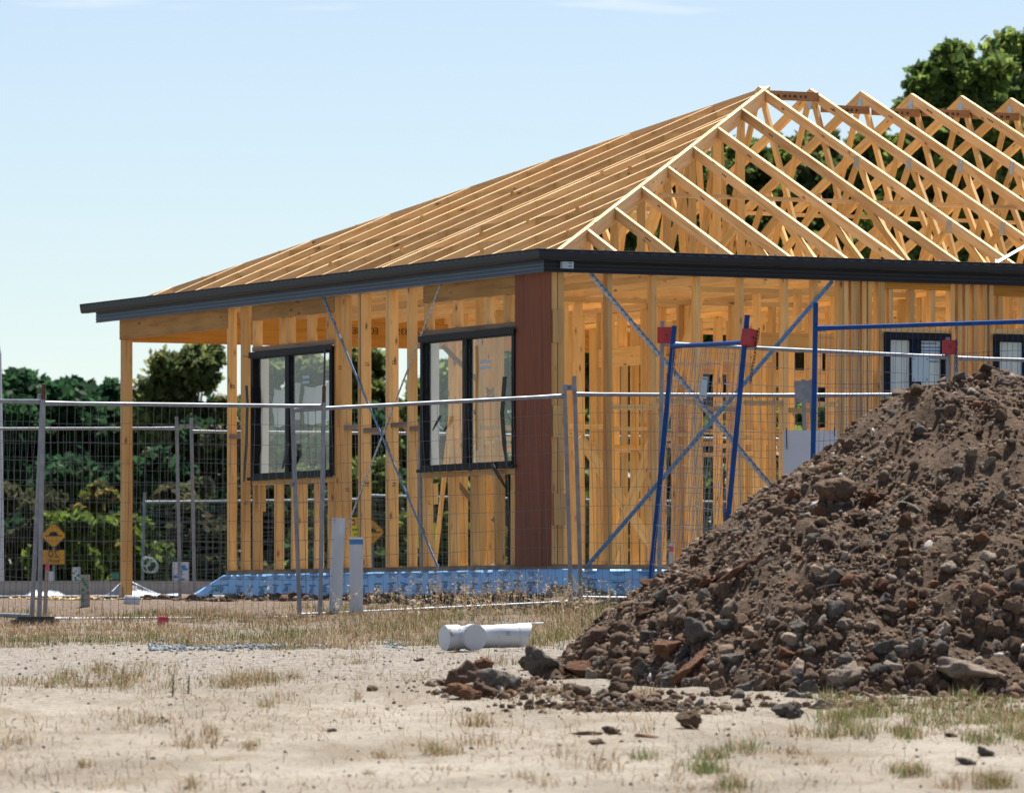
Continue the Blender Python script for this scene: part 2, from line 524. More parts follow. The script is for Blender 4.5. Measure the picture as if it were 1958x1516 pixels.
class MB:
    """collects boxes, tubes and strips into one mesh"""
    def __init__(s):
        s.v = []; s.f = []; s.mi = []

    def add(s, vs, fs, mi=0):
        b = len(s.v)
        s.v += [tuple(p) for p in vs]
        s.f += [tuple(i + b for i in f) for f in fs]
        s.mi += [mi] * len(fs)

    def box(s, lo, hi, mi=0):
        x0, y0, z0 = lo; x1, y1, z1 = hi
        s.add([(x0, y0, z0), (x1, y0, z0), (x1, y1, z0), (x0, y1, z0), (x0, y0, z1), (x1, y0, z1), (x1, y1, z1), (x0, y1, z1)],
              [(0, 3, 2, 1), (4, 5, 6, 7), (0, 1, 5, 4), (1, 2, 6, 5), (2, 3, 7, 6), (3, 0, 4, 7)], mi)

    def beam(s, a, b, w, h, up=Vector((0, 0, 1)), mi=0):
        a = Vector(a); b = Vector(b); d = (b - a).normalized()
        y = up.cross(d)
        y = y.normalized() if y.length > 1e-5 else Vector((1, 0, 0))
        z = d.cross(y)
        q = [(sy * w / 2, sz * h / 2) for sy, sz in ((-1, -1), (1, -1), (1, 1), (-1, 1))]
        s.add([a + y * i + z * j for i, j in q] + [b + y * i + z * j for i, j in q],
              [(0, 3, 2, 1), (4, 5, 6, 7), (0, 1, 5, 4), (1, 2, 6, 5), (2, 3, 7, 6), (3, 0, 4, 7)], mi)

    def tube(s, pts, r, n=8, cap=True, mi=0):
        pts = [Vector(p) for p in pts]
        rs = r if isinstance(r, (list, tuple)) else [r] * len(pts)
        vs = []; ref = None
        for i, p in enumerate(pts):
            d = (pts[min(i + 1, len(pts) - 1)] - pts[max(i - 1, 0)]).normalized()
            if ref is None:
                ref = d.orthogonal().normalized()
            ref = (ref - d * ref.dot(d)).normalized()
            q = d.cross(ref)
            vs += [p + (ref * math.cos(2 * math.pi * k / n) + q * math.sin(2 * math.pi * k / n)) * rs[i] for k in range(n)]
        fs = []
        for i in range(len(pts) - 1):
            for k in range(n):
                k2 = (k + 1) % n
                fs.append((i * n + k, i * n + k2, (i + 1) * n + k2, (i + 1) * n + k))
        if cap:
            fs.append(tuple(range(n - 1, -1, -1)))
            fs.append(tuple(range((len(pts) - 1) * n, len(pts) * n)))
        s.add(vs, fs, mi)

    def build(s, name, mats, parent=None, smooth=False, origin=None, M4=None):
        me = bpy.data.meshes.new(name)
        vs = s.v
        if origin is not None:
            vs = [(p[0] - origin[0], p[1] - origin[1], p[2] - origin[2]) for p in vs]
        me.from_pydata(vs, [], s.f)
        for k in ([mats] if isinstance(mats, (str, bpy.types.Material)) else mats):
            me.materials.append(M[k] if isinstance(k, str) else k)
        me.polygons.foreach_set("material_index", s.mi)
        if smooth:
            me.polygons.foreach_set("use_smooth", [True] * len(me.polygons))
            try:
                me.set_sharp_from_angle(angle=rad(40))
            except Exception:
                pass
        me.update()
        o = link_mesh(name, me, parent)
        if origin is not None:
            o.location = origin
        return o


def wobble():
    return random.uniform(-0.0007, 0.0007)


def beam_obj(name, parent, a, b, w, h, mat, up=Vector((0, 0, 1)), off=Vector((0, 0, 0))):
    """one piece of timber as its own object, its length along local X"""
    a = Vector(a) - off; b = Vector(b) - off
    L = (b - a).length; d = (b - a).normalized()
    y = Vector(up).cross(d)
    y = y.normalized() if y.length > 1e-5 else Vector((0, 1, 0))
    z = d.cross(y)
    q = MB(); w += wobble(); h += wobble()
    q.box((-L / 2, -w / 2, -h / 2), (L / 2, w / 2, h / 2))
    o = q.build(name, mat, parent)
    c = (a + b) / 2
    o.matrix_basis = Matrix(((d.x, y.x, z.x, c.x), (d.y, y.y, z.y, c.y), (d.z, y.z, z.z, c.z), (0, 0, 0, 1)))
    return o


def box_obj(name, parent, lo, hi, mat):
    lo = Vector(lo); hi = Vector(hi); c = (lo + hi) / 2; s = hi - lo
    ax = max(range(3), key=lambda i: s[i])
    e = [Vector((1, 0, 0)), Vector((0, 1, 0)), Vector((0, 0, 1))]
    d = e[ax]; up = e[(ax + 2) % 3]
    return beam_obj(name, parent, c - d * s[ax] / 2, c + d * s[ax] / 2, s[(ax + 1) % 3], s[(ax + 2) % 3], mat, up)


def text_mesh(name, body, size, mat, parent=None, M4=None, mirror=False, depth=0.002):
    cu = bpy.data.curves.new(name, "FONT")
    cu.body = body; cu.size = size; cu.align_x = "CENTER"; cu.align_y = "CENTER"; cu.extrude = depth
    cu.resolution_u = 2
    t = bpy.data.objects.new(name, cu)
    COL.objects.link(t)
    me = bpy.data.meshes.new_from_object(t.evaluated_get(bpy.context.evaluated_depsgraph_get()))
    bpy.data.objects.remove(t)
    if mirror:
        me.transform(Matrix.Diagonal((-1, 1, 1, 1))); me.flip_normals()
    me.materials.clear(); me.name = name
    return link_mesh(name, me, parent, mat, M4)


def frame_matrix(x, y, z, o):
    return Matrix(((x.x, y.x, z.x, o.x), (x.y, y.y, z.y, o.y), (x.z, y.z, z.z, o.z), (0, 0, 0, 1)))

#@@GROUND
# ------------------------------------------------------------------ ground
def axis(dense0, dense1, step, far):
    a = list(np.arange(dense0, dense1 + 1e-6, step))
    s = step; p = dense1
    while p < far:
        s *= 1.45; p += s; a.append(p)
    s = step; p = dense0
    while p > -far:
        s *= 1.45; p -= s; a.insert(0, p)
    return np.array(a)


gx = axis(-6.4, 7.0, 0.09, 3000); gy = axis(24, 70, 0.09, 5000)
XX, YY = np.meshgrid(gx, gy)
ZZ = gz(XX, YY)
nx, ny = len(gx), len(gy)
ii = (np.arange(ny - 1)[:, None] * nx + np.arange(nx - 1)[None, :]).ravel()
me = np_mesh("ground", np.stack([XX, YY, ZZ], -1).reshape(-1, 3), np.stack([ii, ii + 1, ii + nx + 1, ii + nx], -1), smooth=True)
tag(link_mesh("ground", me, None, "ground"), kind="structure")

#@@HOUSE
# ------------------------------------------------------------------ the house frame (house axes: x = along the right wall, y = along the left wall)
house = empty("house", (HX, HY, 0), HA, "unfinished timber house frame with bare roof trusses and dark gutter", "house")
UE = 10.49                                      # end of the left gutter
VE = 12.4                                       # far end of the right side, out of the picture
WT = 0.09
UW = u_of(434, WALL)                            # end of the left wall
UP = u_of(235, WALL)                            # porch post
ZT = 3.21                                       # top of the wall plates

# slab, plates
box_obj("slab", house, (0.235, 0.235, 0.05), (VE - 0.3, UW + 0.03, ZP), "concrete")
box_obj("slab", house, (2.6, UW + 0.031, 0.05), (VE - 0.3, UP + 0.15, ZP - 0.05), "concrete")


def plate_run(a, b, axis_, at, z0, z1, mat, d=WT):
    """horizontal plate along 'u' or 'v' at depth 'at'"""
    if axis_ == "u":
        return box_obj("wall_plate", house, (at, a, z0), (at + d, b, z1), mat)
    return box_obj("wall_plate", house, (a, at, z0), (b, at + d, z1), mat)


plate_run(WALL + 0.09, UW + 0.02, "u", WALL, ZP + 0.002, ZP + 0.045, "weathered")
plate_run(WALL, VE - 0.4, "v", WALL, ZP + 0.002, ZP + 0.045, "weathered")
plate_run(WALL + 0.09, UW + 0.02, "u", WALL, ZT - 0.045, ZT, "pine")
plate_run(WALL, VE - 0.4, "v", WALL, ZT - 0.045, ZT, "pine")
S0, S1 = ZP + 0.046, ZT - 0.047


def stud_u(px, z0=S0, z1=S1, t=0.045, mat="pine", at=WALL, d=WT, name="stud"):
    """stud in a wall along u; px = left edge of its outer face"""
    u1 = u_of(px, at)
    return box_obj(name, house, (at + 0.001, u1 - t, z0), (at + d - 0.001, u1, z1), mat)


def stud_v(v0, z0=S0, z1=S1, t=0.045, mat="pine", at=WALL, d=WT, name="stud"):
    return box_obj(name, house, (v0, at + 0.001, z0), (v0 + t, at + d - 0.001, z1), mat)


def zl(px, py, v=WALL):
    u = u_of(px, v)
    return hz(py, v, u)


# left wall, full-height studs
for px in (434, 460, 639, 653, 684, 690, 737, 742, 778):
    stud_u(px)
# windows in the left wall
def window(axis_, a, b, z0, z1, at, mull, name="window", opaque=False, reveal=True):
    """aluminium window between a and b along its wall; frame 90 mm deep, its face at 'at'"""
    win = empty(name, parent=house)
    f = 0.055
    def bx(nm, s0, s1, d0, d1, q0, q1, mat):
        lo, hi = ((at + d0, s0, q0), (at + d1, s1, q1)) if axis_ == "u" else ((s0, at + d0, q0), (s1, at + d1, q1))
        return box_obj(nm, win, lo, hi, mat)
    bx("window_frame", a, a + f, -0.03, 0.06, z0, z1, "frame")
    bx("window_frame", b - f, b, -0.03, 0.06, z0, z1, "frame")
    bx("window_frame", a + f, b - f, -0.03, 0.06, z1 - f, z1, "frame")
    bx("window_frame", a + f, b - f, -0.032, 0.06, z0, z0 + f, "frame")
    bx("sill", a - 0.03, b + 0.03, -0.055, -0.031, z0 - 0.012, z0 + 0.02, "frame")
    bx("flange", a - 0.018, b + 0.018, -0.044, -0.033, z1 - 0.045, z1 + 0.014, "black")
    bx("mullion", mull - 0.032, mull + 0.032, -0.02, 0.05, z0 + f, z1 - f, "frame")
    bx("sash", mull + 0.033, mull + 0.075, -0.012, 0.03, z0 + f + 0.001, z1 - f - 0.001, "frame")
    for s0, s1 in ((a + f, mull - 0.033), (mull + 0.034, b - f)):
        bx("pane", s0, s1, 0.008, 0.012, z0 + f - 0.01, z1 - f + 0.01, "glass")
    if reveal:
        for s0, s1 in ((a, a + 0.02), (b - 0.02, b)):
            bx("reveal", s0, s1, 0.062, 0.16, z0 + 0.02, z1 - 0.02, "white")
        bx("reveal", a, b, 0.062, 0.16, z0, z0 + 0.019, "white")
        bx("reveal", a, b, 0.062, 0.16, z1 - 0.019, z1, "white")
    if opaque:
        for s0, s1 in ((a + f + 0.005, mull - 0.036), (mull + 0.036, b - f - 0.005)):
            bx("protective_or_reflection_sheet", s0, s1, 0.02, 0.026, z0 + f, z1 - f, "whitesheet")
    return win


wins = []
for (xl, xr, yt, yb, xm, xlint, ylint) in ((479, 634, 676.5, 916.5, 553, (482, 640), (613, 600)), (803, 983, 646, 901.5, 893, (810, 985), (580, 566))):
    a, b = u_of(xr, WALL - 0.03), u_of(xl, WALL - 0.03)
    z1, z0 = hz(yt, WALL - 0.03, b), hz(yb, WALL - 0.03, b)
    wn_ = window("u", a, b, z0, z1, WALL, u_of(xm, WALL))
    wins.append((wn_, a, b, z0, z1))
    # sill and head timbers
    box_obj("sill_plate", house, (WALL, a - 0.02, z0 - 0.058), (WALL + WT, b + 0.03, z0 - 0.014), "pine")
    box_obj("head_plate", house, (WALL, a - 0.02, z1 + 0.022), (WALL + WT, b + 0.03, z1 + 0.066), "weathered")
    la, lb = u_of(xlint[1], WALL), u_of(xlint[0], WALL)
    zl_ = hz(ylint[0], WALL, lb)
    box_obj("lintel", house, (WALL - 0.004, la, zl_), (WALL + 0.06, lb, ZT - 0.048), "lintel")
    wins[-1] += (zl_,)
for px in (483, 534, 546, 587, 624):            # cripple studs of the first window
    stud_u(px, wins[0][4] + 0.068, wins[0][5] - 0.002)
for px in (811, 866, 926, 962):
    stud_u(px, wins[1][4] + 0.068, wins[1][5] - 0.002)
for px in (483, 524, 556, 569, 600, 626):
    stud_u(px, S0, wins[0][3] - 0.060)
for px in (808, 858, 899, 945, 976):
    stud_u(px, S0, wins[1][3] - 0.060)
stud_u(970, S0, wins[1][3] - 0.060, 0.03, "black", WALL + 0.01, 0.05, "damp_course")
# joint packers on the cripple studs
for px, y0, y1 in ((488, 900, 978), (816, 900, 964)):
    u = u_of(px, WALL)
    box_obj("packer", house, (WALL + 0.012, u - 0.062, hz(y1, WALL, u)), (WALL + 0.088, u - 0.046, hz(y0, WALL, u) - 0.12), "pine")
# noggings
def nog_u(pa, pb, py):
    a, b = u_of(pb, WALL), u_of(pa, WALL)
    z = hz(py, WALL, (a + b) / 2)
    box_obj("nogging", house, (WALL + 0.004, a + 0.002, z - 0.022), (WALL + WT - 0.006, b - 0.047, z + 0.022), "weathered")


nog_u(434, 460, 834); nog_u(653, 684, 817); nog_u(690, 737, 822); nog_u(742, 778, 812); nog_u(778, 804, 819)
# porch: lintel beam, post, far beam
b0, b1 = u_of(436, WALL), u_of(229, WALL)
box_obj("porch_lintel", house, (WALL - 0.003, b0 + 0.002, hz(650, WALL, b1)), (WALL + 0.06, b1, ZT), "lintel")
post_g = float(gz(*hw(WALL + 0.05, UP, 0).xy))
box_obj("porch_post", house, (WALL + 0.002, UP - 0.045, post_g - 0.1), (WALL + 0.088, UP + 0.045, hz(650, WALL, b1) - 0.003), "pine")
box_obj("porch_post", house, (WALL - 0.001, UP + 0.046, post_g - 0.1), (WALL + 0.06, UP + 0.06, ZT - 0.09), "pine")
box_obj("packer", house, (WALL - 0.008, UP + 0.0, post_g + 0.02), (WALL - 0.002, UP + 0.085, post_g + 0.17), "greypeg")
UB = UP + 0.07
zb0 = hz(653.5, WALL, UB)
box_obj("far_beam", house, (WALL + 0.092, UB, zb0), (6.9, UB + 0.045, zb0 + 0.34), "lvl")
box_obj("porch_plate", house, (WALL + 0.02, b0, ZT + 0.002), (WALL + 0.088, b1 + 0.3, ZT + 0.06), "pine")
tm = Matrix.Translation((v_of(740, UB), UB - 0.004, zb0 + 0.17)) @ Matrix.Rotation(rad(90), 4, "X")
text_mesh("beam_print", "AS/NZS 4357.0   E0   MED. M", 0.10, "ink", house, tm, mirror=True)
# red brace panel next to the corner
ra, rb = u_of(1052.5, WALL - 0.012), u_of(985, WALL - 0.012)
npl = 4
for i in range(npl):
    q0 = ra + (rb - ra) * i / npl; q1 = ra + (rb - ra) * (i + 1) / npl
    box_obj("brace_board", house, (WALL - 0.014 - 0.0012 * (i % 2), q0 + 0.0006, ZP + 0.03), (WALL - 0.001, q1 - 0.0006, ZT - 0.02), "redply")
# printed grade stamps on the sides of the studs
for px, py in ((434, 738), (460, 960), (639, 702), (653, 935), (690, 695), (742, 692), (742, 925), (690, 925), (811, 960)):
    u = u_of(px, WALL) - 0.0465; q = MB()
    for r_ in range(2):
        for c_ in range(3):
            x0_ = WALL + 0.022 + c_ * 0.016 + random.uniform(-0.003, 0.003); z0_ = hz(py, WALL, u) - r_ * 0.022
            q.box((x0_, u - 0.0008, z0_), (x0_ + random.uniform(0.006, 0.012), u + 0.0002, z0_ + random.uniform(0.008, 0.014)))
    q.build("grade_stamp", "ink", house)
# steel strap braces
def strap(axis_, p0, p1, at, mat, w=0.026):
    if axis_ == "u":
        A = Vector((at, u_of(p0[0], at), 0)); A.z = hz(p0[1], at, A.y)
        B = Vector((at, u_of(p1[0], at), 0)); B.z = hz(p1[1], at, B.y)
        up = Vector((1, 0, 0))
    else:
        A = Vector((v_of(p0[0], at), at, 0)); A.z = hz(p0[1], A.x, at)
        B = Vector((v_of(p1[0], at), at, 0)); B.z = hz(p1[1], B.x, at)
        up = Vector((0, 1, 0))
    o = beam_obj("brace_strap", house, A, B, w, 0.003, mat, up)
    q = MB()                                     # punched holes along the strap
    L = (B - A).length
    n = int(L / 0.06)
    for i in range(n):
        x = -L / 2 + (i + 0.5) * L / n
        for s in (-1, 1):
            q.box((x - 0.008, s * 0.006 - 0.003, 0.0016 * s - 0.0008), (x + 0.008, s * 0.006 + 0.003, 0.0016 * s + 0.0008))
    h = q.build("strap_holes", "ink", o)
    h["kind"] = "stuff"
    # angle leg of the strap
    return o


strap("u", (616, 566), (838, 1086), WALL - 0.010, "strapblue", 0.03)
strap("u", (844, 540), (630, 1094), WALL - 0.005, "strapgalv", 0.026)

# right wall: studs
vs_right = [v_of(px, WALL) for px in (1162, 1247, 1331, 1414, 1499, 1556, 1605, 1614, 1628, 1636, 1649, 1660, 1679, 1684)]
c0 = v_of(1053.5, WALL)
for k, px in enumerate((1054, 1067)):
    stud_v(v_of(px, WALL), t=0.06)
for k, (px, ya, yb, w) in enumerate(((1055, 592, 655, 0.105), (1056, 775, 836, 0.11), (1057, 943, 1004, 0.12))):
    v = v_of(px, WALL)
    box_obj("packer", house, (v, WALL - 0.02, hz(yb, v, WALL)), (v + w, WALL - 0.001, hz(ya, v, WALL)), "pine")
for v in vs_right:
    stud_v(v, mat="pine")
# right windows
for (pl, pr, yt, pm) in ((1690, 1811, 638, 1747), (1899, 2030, 642, 1962)):
    a, b = v_of(pl, WALL), v_of(pr, WALL)
    z1 = hz(yt, a, WALL); z0 = 1.1
    ww = window("v", a, b, z0, z1, WALL, v_of(pm, WALL), opaque=True)
    wins.append((ww, a, b, z0, z1))
    box_obj("head_plate", house, (a - 0.02, WALL, z1 + 0.02), (b + 0.02, WALL + WT, z1 + 0.064), "pine")
    box_obj("sill_plate", house, (a - 0.02, WALL, z0 - 0.06), (b + 0.02, WALL + WT, z0 - 0.015), "pine")
    zl2 = hz(552 if pl < 1800 else 566, a, WALL)
    box_obj("lintel", house, (a - 0.03, WALL + 0.004, zl2), (b + 0.03, WALL + 0.06, ZT - 0.048), "lvl")
    for t in (0.08, 0.42, 0.75):
        stud_v(a + (b - a) * t, z1 + 0.066, zl2 - 0.002)
    for t in (0.0, 0.33, 0.66, 0.95):
        stud_v(a + (b - a) * t, S0, z0 - 0.062)
for px in (1818, 1832, 1846, 1862, 1880, 1892, 2040, 2052, 2140, 2230, 2320, 2410):
    stud_v(v_of(px, WALL))
# label on the sheet behind the first right window
q = MB(); a0 = v_of(1757, WALL); 
for i, (dz, l) in enumerate(((0.0, 0.20), (-0.035, 0.27), (-0.065, 0.24), (-0.10, 0.27), (-0.13, 0.25), (-0.165, 0.22))):
    zq = hz(658, a0, WALL) + dz
    q.box((a0, WALL + 0.015, zq), (a0 + l, WALL + 0.0185, zq + 0.016))
q.build("printed_lines", "pvcblue", wins[2][0])
for i, v in enumerate(vs_right[:-1]):
    if 0.2 < vs_right[i + 1] - v < 0.6:
        z = 1.98 + (0.03 if i % 2 else -0.03)
        box_obj("nogging", house, (v + 0.047, WALL + 0.004, z), (vs_right[i + 1] - 0.002, WALL + 0.08, z + 0.044), "pine")
strap("v", (1127, 524), (1497, 958), WALL - 0.008, "strapgalv", 0.034)
strap("v", (1592, 537), (1121, 1084), WALL - 0.013, "strapblue", 0.04)
strap("v", (1131, 522), (1501, 956), WALL - 0.011, "strapblue", 0.014)

# inner walls
def inner_wall(axis_, at, a, b, sp=0.45, doors=(), brace=False, jog=0.0):
    def bx(nm, s0, s1, z0, z1, d0=0.0, d1=WT):
        lo, hi = ((at + d0, s0, z0), (at + d1, s1, z1)) if axis_ == "u" else ((s0, at + d0, z0), (s1, at + d1, z1))
        return box_obj(nm, house, lo, hi, "pine_in")
    bx("wall_plate", a, b, ZT - 0.046, ZT - 0.001)
    runs = []; s = a
    for d0, d1 in doors:
        runs.append((s, d0)); s = d1
    runs.append((s, b))
    for d0, d1 in doors:
        bx("lintel", d0 - 0.001, d1 + 0.001, ZP + 2.1, ZP + 2.28, 0.004, WT - 0.004)
        bx("stud", (d0 + d1) / 2, (d0 + d1) / 2 + 0.045, ZP + 2.282, S1)
    for r0, r1 in runs:
        if r1 - r0 < 0.1: continue
        bx("wall_plate", r0, r1, ZP + 0.002, ZP + 0.045)
        n = max(1, round((r1 - r0 - 0.045) / sp))
        ps = [r0 + (r1 - r0 - 0.045) * i / n + (random.uniform(-jog, jog) if 0 < i < n else 0) for i in range(n + 1)]
        for p in ps:
            bx("stud", p, p + 0.045, S0, S1, 0.001, WT - 0.001)
        for i in range(n):
            z = ZP + 1.36 + random.uniform(-0.06, 0.06)
            bx("nogging", ps[i] + 0.046, ps[i + 1] - 0.001, z, z + 0.044, 0.004, WT - 0.006)


vF = v_of(862, 7.2)
inner_wall("v", 7.17, vF, 12.0, doors=((5.0, 5.9), (8.4, 9.4)), jog=0.05)
inner_wall("v", 4.5, v_of(917, 4.5), 12.0, doors=((4.0, 4.9), (7.6, 8.4)), jog=0.05)
inner_wall("v", 2.4, 2.9, 12.0, doors=((3.6, 4.4), (6.4, 7.3)), jog=0.05)
inner_wall("u", 2.75, 4.6, 7.16, jog=0.04)
inner_wall("u", 3.9, 4.6, 9.6, doors=((5.4, 6.3),), jog=0.04)
inner_wall("u", 5.3, 0.36, 9.6, doors=((3.2, 4.1),), jog=0.04)
inner_wall("u", 7.4, 0.36, 9.6, doors=((2.9, 3.7),), jog=0.04)
inner_wall("v", 9.7, 6.0, 12.0, doors=((7.8, 9.0),), jog=0.04)
# timber cross braces inside, and a prop under the porch beam
for (p0, p1, u_) in (((1108, 835), (1252, 1050), 2.35), ((1262, 800), (1165, 1075), 2.30), ((1340, 560), (1262, 830), 4.4)):
    A = Vector((v_of(p0[0], u_), u_, 0)); A.z = hz(p0[1], A.x, u_)
    B = Vector((v_of(p1[0], u_), u_, 0)); B.z = hz(p1[1], B.x, u_)
    beam_obj("timber_brace", house, A, B, 0.09, 0.035, "pine_in", Vector((0, 1, 0)))
for (p0, p1, u_) in (((845, 660), (945, 760), 7.12), ((905, 790), (950, 740), 7.08), ((870, 720), (830, 1090), 6.6), ((760, 800), (848, 905), 7.1), ((840, 880), (905, 960), 7.05), ((940, 990), (1010, 1045), 6.9)):
    A = Vector((v_of(p0[0], u_), u_, 0)); A.z = hz(p0[1], A.x, u_)
    B = Vector((v_of(p1[0], u_), u_, 0)); B.z = hz(p1[1], B.x, u_)
    beam_obj("timber_brace", house, A, B, 0.045, 0.02, "weathered" if u_ != 6.6 else "pine_in", Vector((0, 1, 0)))

# added wavy sheet standing in for reflections in the first left window, tape strips hanging from the frames
w0, a, b, z0, z1, _ = wins[0]
q = MB(); n = 26; zt_, zb_ = hz(742, WALL, b), hz(812, WALL, b)
for lo_, hi_ in ((a + 0.06, u_of(553, WALL) - 0.04), (u_of(553, WALL) + 0.04, b - 0.18)):
    vv = []; nr = 7
    for j in range(nr):
        for i in range(n):
            t = i / (n - 1); uu = lo_ + (hi_ - lo_) * t
            zz = zb_ + (zt_ - zb_) * j / (nr - 1) + (0.03 * math.sin(t * 5 + 1) if j in (0, nr - 1) else 0)
            vv.append((WALL + 0.13 + 0.012 * math.sin(t * 26 + j * 1.3) + 0.01 * math.sin(t * 9), uu, zz))
    q.add(vv, [(j * n + i, j * n + i + 1, (j + 1) * n + i + 1, (j + 1) * n + i) for j in range(nr - 1) for i in range(n - 1)])
q.build("protective_or_reflection_sheet", "whitesheet", w0, True)


def tape(parent, pts, w, at, mat="black"):
    """loose strip of plastic hanging in front of the left wall"""
    q = MB(); vs = []
    for i, (px, py) in enumerate(pts):
        o = at - 0.012 * (i % 2)
        u = u_of(px, o); z = hz(py, o, u)
        ww = w * (1 if i < len(pts) - 1 else 0.5)
        vs += [(o, u + ww / 2, z), (o - 0.006, u - ww / 2, z), ]
    n = len(pts)
    q.add(vs, [(2 * i, 2 * i + 1, 2 * i + 3, 2 * i + 2) for i in range(n - 1)])
    o = q.build("tape_strip", mat, parent)
    sm = o.modifiers.new("solid", "SOLIDIFY"); sm.thickness = 0.003
    return o


tape(w0, [(472, 737), (474, 770), (473, 800), (472, 850), (469, 890), (467, 921)], 0.07, WALL - 0.05)
tape(w0, [(465, 681), (476, 682), (482, 679)], 0.05, WALL - 0.06)
tape(w0, [(551, 845), (548, 870), (541, 896)], 0.10, WALL - 0.045)
tape(w0, [(622, 668), (621, 720), (619, 780), (622, 860), (624, 916)], 0.05, WALL - 0.05)
w1 = wins[1][0]
for ww_, pa, pb, ys in ((w0, 578, 592, (721, 731)), (w1, 918, 936, (692, 703))):
    for y_ in ys:
        vq = WALL + 0.006
        ua, ub = u_of(pb, vq), u_of(pa, vq); z_q = hz(y_, vq, ub)
        box_obj("sticker", ww_, (vq - 0.0006, ua, z_q - 0.016), (vq + 0.0006, ub, z_q + 0.012), "tagplate")
tape(w1, [(940, 886), (955, 910), (969, 935)], 0.09, WALL - 0.05)
tape(w1, [(890, 660), (887, 700), (889, 780), (886, 860)], 0.05, WALL - 0.045)
tape(w1, [(966, 720), (961, 790), (965, 850), (970, 890)], 0.09, WALL - 0.05)
tape(w1, [(843, 795), (836, 808), (828, 823)], 0.07, WALL - 0.045)
tape(w1, [(836, 812), (848, 821)], 0.06, WALL - 0.05, "tagplate")

# ---------------- roof
def slope_z(d):
    return Z0 + TP * d


def rafter(name, parent, a, b, w, d, mat, off=Vector((0, 0, 0))):
    """a, b = line of the top edge; d = depth below it"""
    a = Vector(a); b = Vector(b); dr = (b - a).normalized()
    side = Vector((0, 0, 1)).cross(dr).normalized(); nrm = dr.cross(side)
    return beam_obj(name, parent, a - nrm * d / 2, b - nrm * d / 2, w, d, mat, Vector((0, 0, 1)), off)


H2 = 2 * HALF
E0 = 0.26                                       # behind the fascia
left_us = [0.253, 0.822, 1.403, 2.005, 2.564, 3.19, 3.77, 4.349, 4.50, 5.10, 5.69, 6.30, 6.901, 7.513, 8.123, 8.731, 9.26, 9.82]
for i, u in enumerate(left_us):
    vt = min(u, H2 - u) - 0.03
    if vt < 0.3: vt = 0.3
    rafter("rafter", house, (E0, u, slope_z(E0)), (vt, u, slope_z(vt)), 0.045, 0.125, "rafter")
rafter("hip_rafter", house, (E0, E0, slope_z(E0) + 0.006), (HALF, HALF, slope_z(HALF) + 0.006), 0.045, 0.14, "rafter")
rafter("hip_rafter", house, (E0 + 0.1, H2 - E0 - 0.1, slope_z(E0 + 0.1) - 0.008), (HALF - 0.03, HALF + 0.03, slope_z(HALF) - 0.012), 0.045, 0.14, "rafter")

trusses = []
ZB = ZT + 0.005


